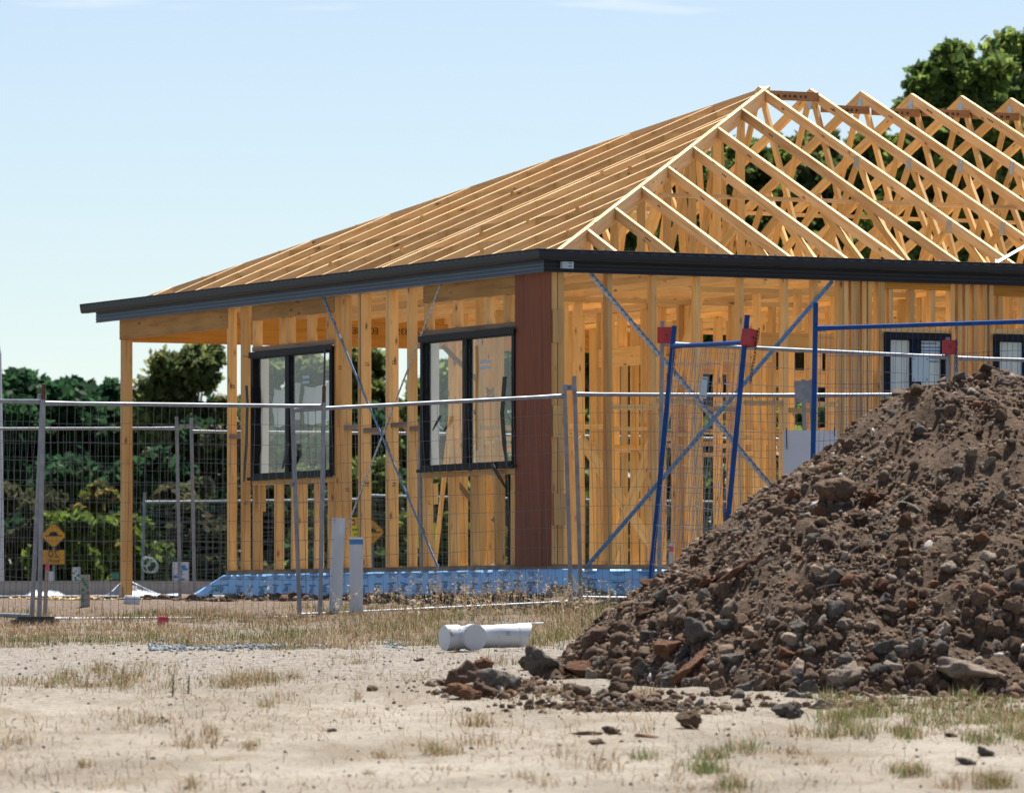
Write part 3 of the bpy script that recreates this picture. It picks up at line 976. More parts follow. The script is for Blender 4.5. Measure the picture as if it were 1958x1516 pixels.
def truss(v, apex):
    """roof truss across the house at v; cut off flat where the hip end slopes down"""
    t = empty("roof_truss", (v, HALF, ZT), parent=house)
    off = Vector((v, HALF, ZT))
    top = HALF if apex else min(v, HALF)
    D = 0.095
    P = lambda u, z: (v, u, z)
    rafter("top_chord", t, P(E0, slope_z(E0)), P(top, slope_z(top)), 0.036, D, "rafter", off)
    rafter("top_chord", t, P(H2 - E0, slope_z(E0)), P(H2 - top, slope_z(top)), 0.0355, D, "pine_in", off)
    if top < HALF - 0.3:
        rafter("top_chord", t, P(top, slope_z(top) - 0.01), P(H2 - top, slope_z(top) - 0.01), 0.035, 0.09, "pine_in", off)
    beam_obj("bottom_chord", t, P(0.27, ZB + 0.045), P(H2 - 0.3, ZB + 0.045), 0.0345, 0.09, "pine_in", Vector((0, 0, 1)), off)
    # webs
    def T(u):
        d = min(u, H2 - u)
        return slope_z(min(d, top)) - 0.06
    B = ZB + 0.06
    ups = [0.30 * HALF, 0.63 * HALF]
    bot = [0.15 * HALF, 0.46 * HALF, 0.80 * HALF]
    webs = []
    if apex:
        for m in (0, 1):
            f = (lambda u: u) if m == 0 else (lambda u: H2 - u)
            webs += [(f(ups[0]), bot[0] if m == 0 else H2 - bot[0]), (f(ups[0]), f(bot[1])), (f(ups[1]), f(bot[1])), (f(ups[1]), f(bot[2])), (HALF - 0.02 if m == 0 else HALF + 0.02, f(bot[2]))]
    else:
        webs += [(top, top)]
        nn = 3
        us = [top + (H2 - 2 * top) * i / nn for i in range(nn + 1)]
        for i in range(nn):
            a_, b_ = us[i], us[i + 1]
            m_ = (a_ + b_) / 2
            webs += [(a_, m_), (b_, m_)]
        for f in ((lambda u: u), (lambda u: H2 - u)):
            if top > 2.5:
                webs += [(f(top * 0.5), f(top * 0.25)), (f(top * 0.5), f(top * 0.8))]
    for i, (ut, ub) in enumerate(webs):
        zt2 = T(ut)
        if zt2 - B < 0.15: continue
        beam_obj("web", t, P(ut, zt2 + 0.01), P(ub, B - 0.01), 0.0335 - 0.0004 * (i % 5), 0.07, "pine_in", Vector((1, 0, 0)), off) if abs(ut - ub) < 1e-3 else \
            beam_obj("web", t, P(ut, zt2 + 0.01), P(ub, B - 0.01), 0.0335 - 0.0004 * (i % 5), 0.07, "pine_in", Vector((0, 0, 1)), off)
    # nail plates
    pts = [(u, T(u) + 0.0) for u in ups] if apex else []
    if apex: pts.append((HALF, slope_z(HALF) - 0.13))
    else: pts.append((top + 0.05, slope_z(top) - 0.10))
    for (u, z) in pts:
        box_obj("nail_plate", t, Vector((v - 0.021, u - 0.045, z - 0.075)) - off, Vector((v + 0.021, u + 0.045, z + 0.045)) - off, "plate")
    # printed grade stamp on the near top chord
    q = MB(); ust = top - random.uniform(0.4, 0.8) if top > 1.4 else top * 0.55
    dr = Vector((0, 1, TP)).normalized(); nr = Vector((0, -TP, 1)).normalized()
    for j in range(random.randint(2, 4)):
        c = Vector((v - 0.0195, ust + 0.030 * j, slope_z(ust + 0.030 * j))) - nr * 0.05 - off
        q.beam(c - dr * random.uniform(0.006, 0.012), c + dr * 0.010, 0.004, random.uniform(0.010, 0.017), nr)
    q.build("grade_stamp", "ink", t)
    trusses.append((v, t))


for k in range(9):
    v = 5.207 - 0.6 * k
    if v > 0.5:
        truss(v, False) if v < HALF - 0.25 else truss(v, True)
vv_ = 5.207
for k in range(1, 12):
    truss(vv_ + 0.59 * k, True)
rafter("rafter", house, (0.44, E0, slope_z(E0)), (0.42, 0.42, slope_z(0.42)), 0.04, 0.09, "rafter")
# ridge binders between the truss peaks, printed boards
for k in range(0, 10):
    va, vb = vv_ + 0.59 * k + 0.02, vv_ + 0.59 * (k + 1) - 0.02
    zz = slope_z(HALF) - (0.10 if k == 0 else 0.205 + 0.006 * (k % 3))
    d = 0.075 if k else 0.09
    o = box_obj("ridge_binder", house, (va, HALF - 0.19, zz - d / 2), (vb, HALF - 0.155, zz + d / 2), "binder")
    q = MB()
    for j in range(6):
        x = -0.2 + 0.062 * j + random.uniform(-0.008, 0.008)
        q.box((x, -0.0195, -0.018), (x + random.uniform(0.02, 0.045), -0.0175, 0.008))
    q.build("board_print", "ink", o)
# lateral runners
for (u, v0, v1, dz) in ((2.35, 2.5, VE - 0.5, -0.125), (7.6, 3.2, VE - 0.5, -0.13)):
    z = slope_z(min(u, H2 - u)) + dz
    vv0 = v0; i = 0
    while vv0 < v1:
        v2 = min(v1, vv0 + 0.6)
        box_obj("runner", house, (vv0 + 0.002, u, z - 0.0175 + 0.002 * (i % 2)), (v2, u + 0.07, z + 0.0175 + 0.002 * (i % 2)), "rafter")
        vv0 = v2; i += 1
# galvanised strap over the trusses at the right
A = Vector((7.1, 0.35, slope_z(0.35) + 0.01)); 
beam_obj("roof_strap", house, (v_of(1905, 0.2), 0.18, slope_z(0.18) + 0.008), (v_of(1912, 0.45), 0.5, slope_z(0.5) + 0.008), 0.035, 0.003, "strapgalv", Vector((0, -TP, 1)))
beam_obj("roof_strap", house, (v_of(1908, 0.4), 0.42, slope_z(0.42) + 0.012), (v_of(1985, 1.2), 1.15, slope_z(1.15) + 0.012), 0.035, 0.003, "strapgalv", Vector((0, -TP, 1)))
# small cleats sticking up along the left rafters
for i, (u, v) in enumerate(((1.4, 2.0 / 2), (2.56, 1.7), (3.19, 1.5), (3.77, 1.3), (4.35, 2.9), (5.1, 1.1), (5.69, 2.6), (6.3, 0.9), (6.9, 2.2), (3.77, 2.9), (2.56, 0.7))):
    z = slope_z(v)
    box_obj("cleat", house, (v - 0.016, u - 0.04, z - 0.03), (v + 0.016, u - 0.024, z + 0.018), "pine")
# gutter and fascia
def sweep(name, prof, path, mat, mat_i=None):
    """closed profile of (distance behind the gutter line, z) swept along (v, u) stations"""
    q = MB(); n = len(prof); vs = []
    for st in path:
        for (o, z) in prof:
            vs.append((st[0](o), st[1](o), z))
    fs = []
    for s in range(len(path) - 1):
        for k in range(n):
            k2 = (k + 1) % n
            fs.append((s * n + k, s * n + k2, (s + 1) * n + k2, (s + 1) * n + k))
    fs += [tuple(range(n - 1, -1, -1)), tuple(range((len(path) - 1) * n, len(path) * n))]
    q.add(vs, fs)
    bmx = q.build(name, mat, house)
    b = bmesh.new(); b.from_mesh(bmx.data); bmesh.ops.recalc_face_normals(b, faces=b.faces); b.to_mesh(bmx.data); b.free()
    return bmx


zt = ZG
gut = [(0.0, zt - 0.004), (0.003, zt), (0.012, zt), (0.016, zt - 0.005), (0.014, zt - 0.012), (0.008, zt - 0.014),
       (0.010, zt - 0.070), (0.016, zt - 0.092), (0.030, zt - 0.098), (0.098, zt - 0.094), (0.098, zt - 0.03), (0.096, zt - 0.03),
       (0.096, zt - 0.091), (0.031, zt - 0.0955), (0.018, zt - 0.090), (0.0125, zt - 0.070), (0.0105, zt - 0.012), (0.002, zt - 0.010), ]
fa = []
zf0, zf1 = zt - 0.20, zt - 0.035
zs = [zf1, zf0 + 0.092, zf0 + 0.088, zf0 + 0.062, zf0 + 0.058, zf0 + 0.034, zf0 + 0.030, zf0]
fa = [(0.103, zf1), (0.103, zf0 + 0.094), (0.110, zf0 + 0.090), (0.110, zf0 + 0.084), (0.103, zf0 + 0.080), (0.103, zf0 + 0.060), (0.110, zf0 + 0.056),
      (0.110, zf0 + 0.050), (0.103, zf0 + 0.046), (0.103, zf0 + 0.026), (0.110, zf0 + 0.022), (0.110, zf0 + 0.016), (0.103, zf0 + 0.012), (0.103, zf0), (0.130, zf0), (0.130, zf0 + 0.004), (0.1135, zf0 + 0.004), (0.1135, zf1)]
corner = (lambda o: o, lambda o: o)
sweep("gutter", gut, [(lambda o: o, lambda o: UE), corner], "gutter")
sweep("gutter", gut, [(lambda o: o + 0.0006, lambda o: o - 0.0006), (lambda o: VE, lambda o: o)], "gutter")
UF = u_of(183, 0.103)
sweep("fascia", fa, [(lambda o: o, lambda o: UF), corner], "fascia")
sweep("fascia", fa, [(lambda o: o + 0.0006, lambda o: o - 0.0006), (lambda o: VE, lambda o: o)], "gutter")
# end caps and slots of the gutter
q = MB(); pr = [(o, z) for o, z in gut[:10]] + [(0.098, zt - 0.03)]
q.add([(o, UE + 0.001, z) for o, z in pr] + [(o, UE + 0.003, z) for o, z in pr],
      [tuple(range(len(pr))), tuple(range(2 * len(pr) - 1, len(pr) - 1, -1))] + [(k, (k + 1) % len(pr), (k + 1) % len(pr) + len(pr), k + len(pr)) for k in range(len(pr))])
q.build("end_cap", "gutter", house)
q = MB()
x = 0.3
while x < VE - 0.5:
    q.box((x, 0.0068, zt - 0.026), (x + 0.06, 0.0078, zt - 0.021)); x += 0.12
x = 0.3
while x < UE - 0.3:
    q.box((0.0068, x, zt - 0.026), (0.0078, x + 0.06, zt - 0.021)); x += 0.12
o = q.build("gutter_slots", "fascia", house); o["kind"] = "stuff"
# pale fitting with two printed marks under the gutter
va, vb = v_of(1075, 0.06), v_of(1096.5, 0.06)
lab = box_obj("gutter_fitting", house, (va, 0.055, hz(513, va, 0.05)), (vb, 0.101, hz(500, va, 0.05)), "tagplate")
q = MB(); zc = (hz(513, va, 0.05) + hz(500, va, 0.05)) / 2
for dz in (-0.016, 0.012):
    for j in range(3):
        q.box((va + 0.062 + 0.011 * j, 0.0535, zc + dz), (va + 0.070 + 0.011 * j, 0.0548, zc + dz + 0.011))
q.build("fitting_print", "mark", house)

# ---------------- blue film round the edge of the slab
UWR = UW + 0.0
def film(s, r):
    """s < 0 along the left side, s > 0 along the right; r = 0 at the top, 1 at the bottom"""
    k = 0.5 + 0.5 * math.sin(s * 7.3 + 1.3 * math.sin(s * 2.1))
    zb = 0.295 + 0.018 * math.sin(s * 5.1) + 0.012 * math.sin(s * 13)
    if s > 0: zb += 0.035 + 0.03 * math.sin(s * 3.0 + 1)
    o = 0.222 - (0.02 + 0.035 * k) * r - 0.006 * math.sin(r * 3.1 + s * 9)
    z = (ZP + 0.001) * (1 - r) + zb * r
    if s < 0:
        u = -s
        if u > UWR - 0.25:                       # end of the sheet pulled out along the ground
            e = (u - UWR + 0.25) / 0.25
            u = u + r * e * e * 0.62
            z -= 0.0
            o -= 0.03 * r * e
        return Vector((o, u, z))
    return Vector((s, o, z))


def film_at(s, r):
    if abs(s) < 0.222:
        t = (s + 0.222) / 0.444
        A = film(-0.222, r); B = film(0.222, r)
        c = Vector((min(A.x, 0.222), min(B.y, 0.222), (A.z + B.z) / 2))
        return A.lerp(c, min(1, 2 * t)) if t < 0.5 else c.lerp(B, 2 * t - 1)
    return film(s, r)


ss = [-(UWR + 0.02)] + list(np.arange(-UWR, 9.0, 0.05)); nr = 8
q = MB(); vs = []
for s in ss:
    for j in range(nr):
        vs.append(film_at(s, j / (nr - 1)))
q.add(vs, [(i * nr + j, i * nr + j + 1, (i + 1) * nr + j + 1, (i + 1) * nr + j) for i in range(len(ss) - 1) for j in range(nr - 1)])
filmo = q.build("damp_film", "wrap", house, True)
sm = filmo.modifiers.new("solid", "SOLIDIFY"); sm.thickness = 0.002; sm.offset = 0
def mark(qq, s0, r0, poly):
    P0 = film_at(s0, r0)
    vs = []
    for ds, dr in poly:
        p = film_at(s0 + ds, r0 + dr)
        nrm = Vector((-1, 0, 0.25)) if s0 < 0 else Vector((0, -1, 0.25))
        vs.append(p + nrm * 0.006)
    return vs
def logo(s0):
    q = MB(); g = MB()
    sg = 1
    for R, w, a0, a1 in ((0.040, 0.008, -30, 200), (0.024, 0.007, -20, 230)):
        n = 9
        inn = []; out = []
        for i in range(n + 1):
            th = rad(a0 + (a1 - a0) * i / n)
            inn.append((sg * (R - w / 2) * math.cos(th), -(R - w / 2) * math.sin(th) / 0.19 * 1.0))
            out.append((sg * (R + w / 2) * math.cos(th), -(R + w / 2) * math.sin(th) / 0.19 * 1.0))
        A = mark(q, s0, 0.80, inn); B = mark(q, s0, 0.80, out)
        q.add(A + B, [(i, i + 1, n + 2 + i, n + 1 + i) for i in range(n)])
    g.add(mark(g, s0, 0.80, [(-0.010, 0.04), (0.010, 0.04), (0.010, -0.06), (-0.010, -0.06)]), [(0, 1, 2, 3)])
    g.add(mark(g, s0, 0.52, [(-0.075, 0.03), (-0.02, 0.03), (-0.02, -0.03), (-0.075, -0.03)]), [(0, 1, 2, 3)])
    for k in range(4):
        x = -0.01 + 0.024 * k
        q.add(mark(q, s0, 0.52, [(x, 0.03), (x + 0.018, 0.03), (x + 0.018, -0.03), (x, -0.03)]), [(0, 1, 2, 3)])
    for k, rr in enumerate((0.12, 0.18, 0.24)):
        q.add(mark(q, s0, rr, [(-0.09 + 0.02 * k, 0.012), (0.09 - 0.025 * k, 0.012), (0.09 - 0.025 * k, -0.012), (-0.09 + 0.02 * k, -0.012)]), [(0, 1, 2, 3)])
    b0 = len(q.f)
    q.add(g.v, g.f, 1)
    q.build("film_logo", ["mark", "markgreen"], filmo)
s = -(UWR - 0.10)
while s < -0.45:
    logo(s); s += 0.29
s = 0.62
while s < 6:
    logo(s); s += 0.29
# torn corner of the film, white underside turned out
q = MB()
pts = [(0.33, 0.30), (0.44, 0.30), (0.47, 0.36), (0.42, 0.40), (0.40, 0.44), (0.36, 0.47), (0.345, 0.43), (0.355, 0.385), (0.31, 0.35)]
q.add([(v, 0.10 - 0.03 * ((i * 7) % 3), z) for i, (v, z) in enumerate(pts)], [tuple(range(len(pts)))])
to = q.build("torn_film", "filmback", house); sm = to.modifiers.new("solid", "SOLIDIFY"); sm.thickness = 0.002

#@@FENCES
# ------------------------------------------------------------------ fences
def fence_panel(label, BL, BR, TL, TR, mat="galv", r=0.019, ext=(0.12, 0.12), foot=(0.1, 0.1), sx=0.068, sz=0.15, wire=0.0021, group=None, wmat="wire", slack=0.006, tipmat=None, sag=0.0):
    BL, BR, TL, TR = map(Vector, (BL, BR, TL, TR))
    base = (BL + BR) / 2
    e = empty("temporary_fence", base, 0, label, "fence", group)
    L = lambda p: p - base
    for b, t, ex, ft in ((BL, TL, ext[0], foot[0]), (BR, TR, ext[1], foot[1])):
        d = (t - b).normalized()
        q = MB(); q.tube([L(b - d * ft), L(t + d * (ex if not tipmat else 0.03))], r, 10)
        p = q.build("post", mat, e, True)
        if tipmat and ex > 0.03:
            q = MB(); q.tube([L(t + d * 0.03), L(t + d * ex)], r * 0.86, 10); q.build("post_tip", tipmat, p, True)
    for a, b, nm in ((TL, TR, "top_rail"), (BL, BR, "bottom_rail")):
        d = (b - a).normalized(); q = MB()
        n = 9
        pts = []; rs = []
        for i in range(n + 1):
            t = i / n
            p = a.lerp(b, t)
            p.z -= (sag if nm == "top_rail" else 0) * math.sin(math.pi * t)
            pts.append(L(p)); rs.append(r * (0.9 if 0 < i < n else 1.15))
        q.tube(pts, rs, 10)
        q.build(nm, mat, e, True)
    q = MB()
    w = (TR - TL).length; h = (TL - BL).length
    nv = max(3, int(w / sx)); nh = max(3, int(h / sz))
    def S(s, t):
        p = BL.lerp(BR, s).lerp(TL.lerp(TR, s), t)
        p.z -= sag * math.sin(math.pi * s) * t
        return p
    nrm = (BR - BL).cross(TL - BL).normalized()
    for i in range(1, nv):
        s = i / nv; ph = random.random() * 6
        pts = [L(S(s + slack * 0.35 / w * math.sin(ph + t * 9), 0.0 + t) + nrm * slack * math.sin(ph * 2 + t * 7)) for t in np.linspace(0, 1, 7)]
        q.tube(pts, wire, 4, False)
    for j in range(1, nh):
        t = j / nh; ph = random.random() * 6
        pts = [L(S(s, t + slack * 0.9 / h * math.sin(ph + s * 14)) + nrm * (wire * 2 + slack * math.sin(ph + s * 11))) for s in np.linspace(0, 1, 10)]
        q.tube(pts, wire, 4, False)
    o = q.build("wire_mesh", wmat, e); o["kind"] = "stuff"
    return e


g_gal = "galvanised temporary fence panels round the building site"
fence_panel("galvanised mesh fence panel cut by the left edge of the photo", W(-560, 1150, 52.5), W(61, 1178, 50.2), W(-560, 758, 52.5), W(81, 768, 50.0), ext=(0.1, 0.02), foot=(0.2, 0.08), group=g_gal)
fence_panel("long galvanised mesh fence panel in front of the porch opening", W(75, 1184, 49.9), W(612, 1181, 50.8), W(83, 771, 49.7), W(619, 777, 50.8), ext=(0.16, 0.17), foot=(0.03, 0.0), group=g_gal, tipmat="rusty")
fence_panel("galvanised fence panel in front of the red brown board", W(573, 1176, 51.2), W(1092, 1151, 52.2), W(559, 784, 51.1), W(1080, 757, 52.1), ext=(0.05, 0.10), foot=(0.08, 0.06), group=g_gal)
fence_panel("galvanised fence panel right of the pair of steel posts", W(1111, 1143, 52.6), W(1545, 1145, 53.2), W(1099, 754, 52.5), W(1537, 756, 53.2), ext=(0.16, 0.14), foot=(0.06, 0.2), group=g_gal)
fence_panel("low galvanised fence panel behind the blue panels, partly hidden by soil", W(1560, 1145, 53.3), W(2080, 1148, 53.9), W(1552, 756, 53.3), W(2080, 752, 53.9), ext=(0.14, 0.14), foot=(0.2, 0.2), group=g_gal)
fence_panel("tall galvanised fence panel from the red clamp to the soil heap", W(1260, 1116, 51.2), W(1812, 1126, 51.9), W(1266, 657, 51.2), W(1812, 683, 51.9), ext=(0.19, 0.17), foot=(0.30, 0.35), sx=0.095, group=g_gal, wire=0.0026, wmat="galv")
fence_panel("tall galvanised fence panel behind the top of the soil heap", W(1826, 1126, 51.9), W(2380, 1135, 52.4), W(1828, 685, 51.9), W(2380, 700, 52.4), ext=(0.02, 0.15), foot=(0.35, 0.35), sx=0.095, group=g_gal, wire=0.0026, wmat="galv")
# leaning blue panel seen nearly edge on
TLb, TRb, BLb = W(1286, 662, 50.7), W(1424, 655, 48.5), W(1243, 1118, 50.7)
fence_panel("narrow looking blue fence panel leaning over, red clamps on both posts", BLb, BLb + (TRb - TLb), TLb, TRb, "blue", 0.0215, (0.17, 0.22), (0.02, 0.25), 0.068, 0.165, 0.0026, "blue temporary fence panels", "galv", slack=0.012)
pD0 = W(1559, 628, 47.6); pD1 = W(1990, 614, 46.6)
fence_panel("blue fence panel with a tall post behind the soil heap", Vector((pD0.x - 0.04, pD0.y, float(gz(pD0.x, pD0.y)) + 0.15)), Vector((pD1.x - 0.04, pD1.y, float(gz(pD1.x, pD1.y)) + 0.15)), pD0, pD1, "blue", 0.0205, (0.20, 0.2), (0.2, 0.2), 0.047, 0.2, 0.0019, "blue temporary fence panels", "blue", 0.008)
g_back = "galvanised fence panels behind the house"
for (xa, xb, ya, yb, lab_) in ((-120, 338, 820, 819, "rear galvanised fence panel left of the porch post"), (366, 800, 825, 829, "rear galvanised fence panel seen through the first window"),
                             (806, 1230, 829, 836, "rear galvanised fence panel seen through the second window"), (1236, 1660, 837, 842, "rear galvanised fence panel glimpsed between the inner studs")):
    fence_panel(lab_, W(xa + 6, 1141, 67), W(xb + 6, 1141, 67), W(xa, ya, 67), W(xb, yb, 67), ext=(0.15, 0.13), foot=(0.05, 0.05), group=g_back, wire=0.0024)
g_far = "sagging mesh panels far behind the house"
fence_panel("far sagging mesh panel starting at a red tipped post", W(272, 1122, 110), W(690, 1122, 110), W(276, 960, 110), W(692, 955, 110), ext=(0.18, 0.05), foot=(0.2, 0.2), sx=0.22, sz=0.065, wire=0.006, group=g_far, slack=0.03, r=0.026)
fence_panel("far sagging mesh panel behind the red brown board", W(690, 1122, 110.3), W(1110, 1122, 110), W(692, 947, 110.3), W(1110, 956, 110), ext=(0.05, 0.05), foot=(0.2, 0.2), sx=0.22, sz=0.065, wire=0.006, group=g_far, slack=0.03, r=0.026)
fence_panel("far sagging mesh panel hidden by the inner studs", W(1116, 1122, 110.3), W(1530, 1122, 110), W(1118, 956, 110.3), W(1530, 962, 110), ext=(0.05, 0.05), foot=(0.2, 0.2), sx=0.22, sz=0.065, wire=0.006, group=g_far, slack=0.03, r=0.026)


def clamp(label, c, sx, sy, sz, mat="red", tilt=0.0, turn=0.0, chain=None, group=None):
    """folded steel clamp with two post sockets, open at top"""
    e = empty("fence_clamp", c, turn, label, "clamp", group)
    e.rotation_euler = (0, tilt, turn)
    q = MB(); t = 0.004
    x, y, z = sx / 2, sy / 2, sz / 2
    for a0, a1 in (((-x, -y, -z), (x, -y + t, z)), ((-x, y - t, -z), (x, y, z)), ((-x, -y + t, -z), (-x + t, y - t, z)), ((x - t, -y + t, -z), (x, y - t, z)), ((-t, -y + t, -z), (t, y - t, z))):
        q.box(a0, a1)
    q.build("clamp_body", mat, e)
    q = MB(); q.tube([(0, -y - 0.012, 0), (0, y + 0.012, 0)], 0.008, 6); q.build("bolt", "rusty", e)
    if chain:
        q = MB(); n = int(chain / 0.028)
        for i in range(n):
            z0 = -i * 0.028
            ring = [Vector((0.010 * math.cos(a) if i % 2 else 0, 0.010 * math.cos(a) if i % 2 == 0 else 0, 0.019 * math.sin(a))) for a in np.linspace(0, 2 * math.pi, 9)]
            q.tube([(p.x + x - 0.01 + 0.004 * math.sin(i), p.y - y - 0.012, p.z + z0 + z) for p in ring], 0.0032, 4, False)
        q.build("chain", "rusty", e)
    return e


g_cl = "red fence clamps"
clamp("square red clamp with chipped paint on the galvanised post", W(1274, 641, 51.05), 0.150, 0.06, 0.135, chain=0.42, group=g_cl)
clamp("tilted red clamp hanging on the leaning blue post", W(1432.5, 646, 48.45), 0.085, 0.10, 0.135, tilt=rad(12), turn=rad(38), chain=0.45, group=g_cl)
clamp("red clamp behind the blue rail above the soil heap", W(1816, 664, 51.85), 0.125, 0.06, 0.122, chain=0.30, group=g_cl)
g_gc = "galvanised fence couplers"
for px, py, Y, w, lab_ in ((1089, 741, 52.25, 0.11, "galvanised coupler joining the two steel posts near the corner"), (355, 815, 66.8, 0.14, "galvanised coupler on the rear fence posts"),
                          (80, 758, 49.75, 0.07, "small galvanised coupler on the rusty fence post tip"), (562, 926, 51.05, 0.06, "galvanised coupler halfway up the thin fence post")):
    clamp(lab_, W(px, py, Y), w, 0.055, 0.045, "galv", group=g_gc)


def plate_obj(name, label, cat, c, w, h, mat, turn=0.0, roll=0.0, holes=True, ties=(), group=None, t=0.004):
    e = empty(name, c, 0, label, cat, group)
    e.rotation_euler = (0, roll, turn)
    q = MB(); q.box((-w / 2, -t / 2, -h / 2), (w / 2, t / 2, h / 2)); q.build("panel", mat, e)
    if holes:
        for sx_ in (-1, 1):
            for sz_ in (-1, 1):
                q = MB(); x = sx_ * (w / 2 - 0.018); z = sz_ * (h / 2 - 0.018)
                q.tube([(x, -t / 2 - 0.004, z), (x, t / 2 + 0.004, z)], 0.008, 8); q.build("rivet", "galv", e)
    for (x, l) in ties:
        q = MB(); z = h / 2
        q.tube([(x, 0.012, z - 0.02), (x, 0.0, z + 0.025), (x, -0.012, z + 0.02), (x, -0.013, z - 0.03), (x + 0.004, -0.016, z - l)], 0.004, 5)
        q.build("cable_tie", "black", e)
    return e


g_tag = "blank tag plates wired to the fences"
plate_obj("tag_plate", "slim tilted pale tag plate on the leaning blue mesh", "plate", W(1346, 741, 49.5), 0.055, 0.178, "tagplate", rad(10), rad(7), group=g_tag)
plate_obj("tag_plate", "square pale blue tag plate above the soil heap", "plate", W(1760, 706, 51.6), 0.148, 0.208, "tagplate", 0, 0, group=g_tag)
plate_obj("notice_board", "blank white board tied low beside the tall blue post", "board", W(1549, 868, 51.35), 0.46, 0.40, "board", 0, 0, False, ((-0.20, 0.16), (0.205, 0.05)))
e = plate_obj("coupler_plate", "grey galvanised plate bolted beside the tall blue post", "plate", W(1537, 749, 53.05), 0.155, 0.19, "galv", 0, 0, True, t=0.03)

# feet under the fence
def fence_foot(label, p, s=1.0, rz=0.0):
    e = empty("support_block", p, rz, label, "fence foot", "blocks standing under the fence posts")
    q = MB()
    q.box((-0.30 * s, -0.11, 0), (0.30 * s, 0.11, 0.09)); q.box((-0.24 * s, -0.08, 0.0905), (0.24 * s, 0.08, 0.115))
    q.build("block", "poly", e)
    return e


for px, py, lab_, s, rz in ((66, 1193, "dark moulded foot under the leftmost fence posts", 0.6, 0.2), (1103, 1166, "dark moulded foot under the pair of steel posts", 0.6, 0.4), (1240, 1160, "dark moulded foot under the leaning blue panel", 0.7, 0.5)):
    p = on_ground(px, py); p.z -= 0.055
    fence_foot(lab_, p, s, rz)

#@@THINGS
# ------------------------------------------------------------------ pipes, pegs, signs
def pipe_stub(label, px, ytop, ybot, w, cap):
    p = on_ground(px, ybot); Y = p.y
    r = w / 2 / FPX * Y
    top = (YH - ytop) / FPX * Y
    e = empty("standpipe", p, 0, label, "pipe", "pipes standing upright in the grass")
    h = top - p.z
    q = MB(); q.tube([(0, 0, -0.1), (0.0 if cap else 0.035, 0, h - 0.002)], r, 20); q.build("pipe_body", "pvc", e, True)
    if cap:
        q = MB(); q.tube([(0, 0, h - 0.055), (0, 0, h - 0.012)], r * 1.04, 20); q.build("tape_band", "pvcblue", e, True)
        q = MB(); q.tube([(0, 0, h - 0.0115), (0, 0, h + 0.004)], r * 1.02, 20); q.build("cap", "white", e, True)
    else:
        q = MB(); q.tube([(0.033, 0, h - 0.035), (0.035, 0, h)], r * 1.06, 20); q.build("cap", "pvcwhite", e, True)
    return e


pipe_stub("taller grey pipe standing upright by the fence, slightly tilted", 640, 990, 1172, 25, False)
pipe_stub("shorter grey pipe standing upright with blue band and white cap", 681, 1028, 1174, 26, True)

# lying pipe with a junction
pL = on_ground(880, 1246); r = 0.083
e = empty("junction_pipe", pL, 0, "pale plastic pipe with a capped branch lying on the sand", "pipe")
ax = Vector((0.88, 0.475, 0.03)).normalized(); br = Vector((0.475, -0.88, 0.0)).normalized()
base = Vector((-0.105, -0.02, r + 0.012))
q = MB(); q.tube([base, base + ax * 0.10, base + ax * 0.103, base + ax * 0.40, base + ax * 0.403, base + ax * 0.555], [r * 1.1, r * 1.1, r * 0.97, r * 0.97, r, r], 24); q.build("pipe_body", "pvcwhite", e, True)
q = MB()
n = 24; ringo = []; 
y_ = ax.cross(Vector((0, 0, 1))).normalized(); z_ = y_.cross(ax)
p0, p1 = base + ax * 0.556, base + ax * 0.62
vs = []
for pp in (p0, p1):
    for rr in (r * 1.02, r * 0.94):
        for k in range(n):
            th = 2 * math.pi * k / n
            lip = 0.05 * max(0, math.sin(th)) if pp is p1 else 0
            vs.append(pp + ax * lip + (y_ * math.cos(th) + z_ * math.sin(th)) * rr)
fs = []
for k in range(n):
    k2 = (k + 1) % n
    fs += [(k, k2, 2 * n + k2, 2 * n + k), (n + k, 3 * n + k, 3 * n + k2, n + k2), (2 * n + k, 2 * n + k2, 3 * n + k2, 3 * n + k)]
q.add(vs, fs); q.build("open_socket", "pvcwhite", e, True)
bb = base + ax * 0.17
q = MB(); q.tube([bb, bb + br * 0.05, bb + br * 0.053, bb + br * 0.125], [r * 0.95, r * 0.95, r * 1.12, r * 1.12], 24); q.build("branch", "pvcwhite", e, True)
q = MB(); q.tube([bb + br * 0.126, bb + br * 0.131], r * 1.06, 24); q.build("cap", "pvc", e, True)
q = MB(); q.tube([base - ax * 0.006, base - ax * 0.001], r * 1.06, 24); q.build("cap", "pvc", e, True)
q = MB(); q.tube([base + ax * 0.58 + Vector((0, 0, r * 0.98)), base + ax * 0.78 + Vector((0, 0, r * 0.98))], 0.006, 6); q.build("rod", "pvcwhite", e, True)
q = MB()
for k in range(3):
    q.tube([base + ax * 0.435 + br * (r * 0.985) + Vector((0, 0, 0.03 - 0.012 * k)), base + ax * 0.47 + br * (r * 0.985) + Vector((0, 0, 0.03 - 0.012 * k))], 0.0022, 4)
q.build("pen_marks", "mark", e)


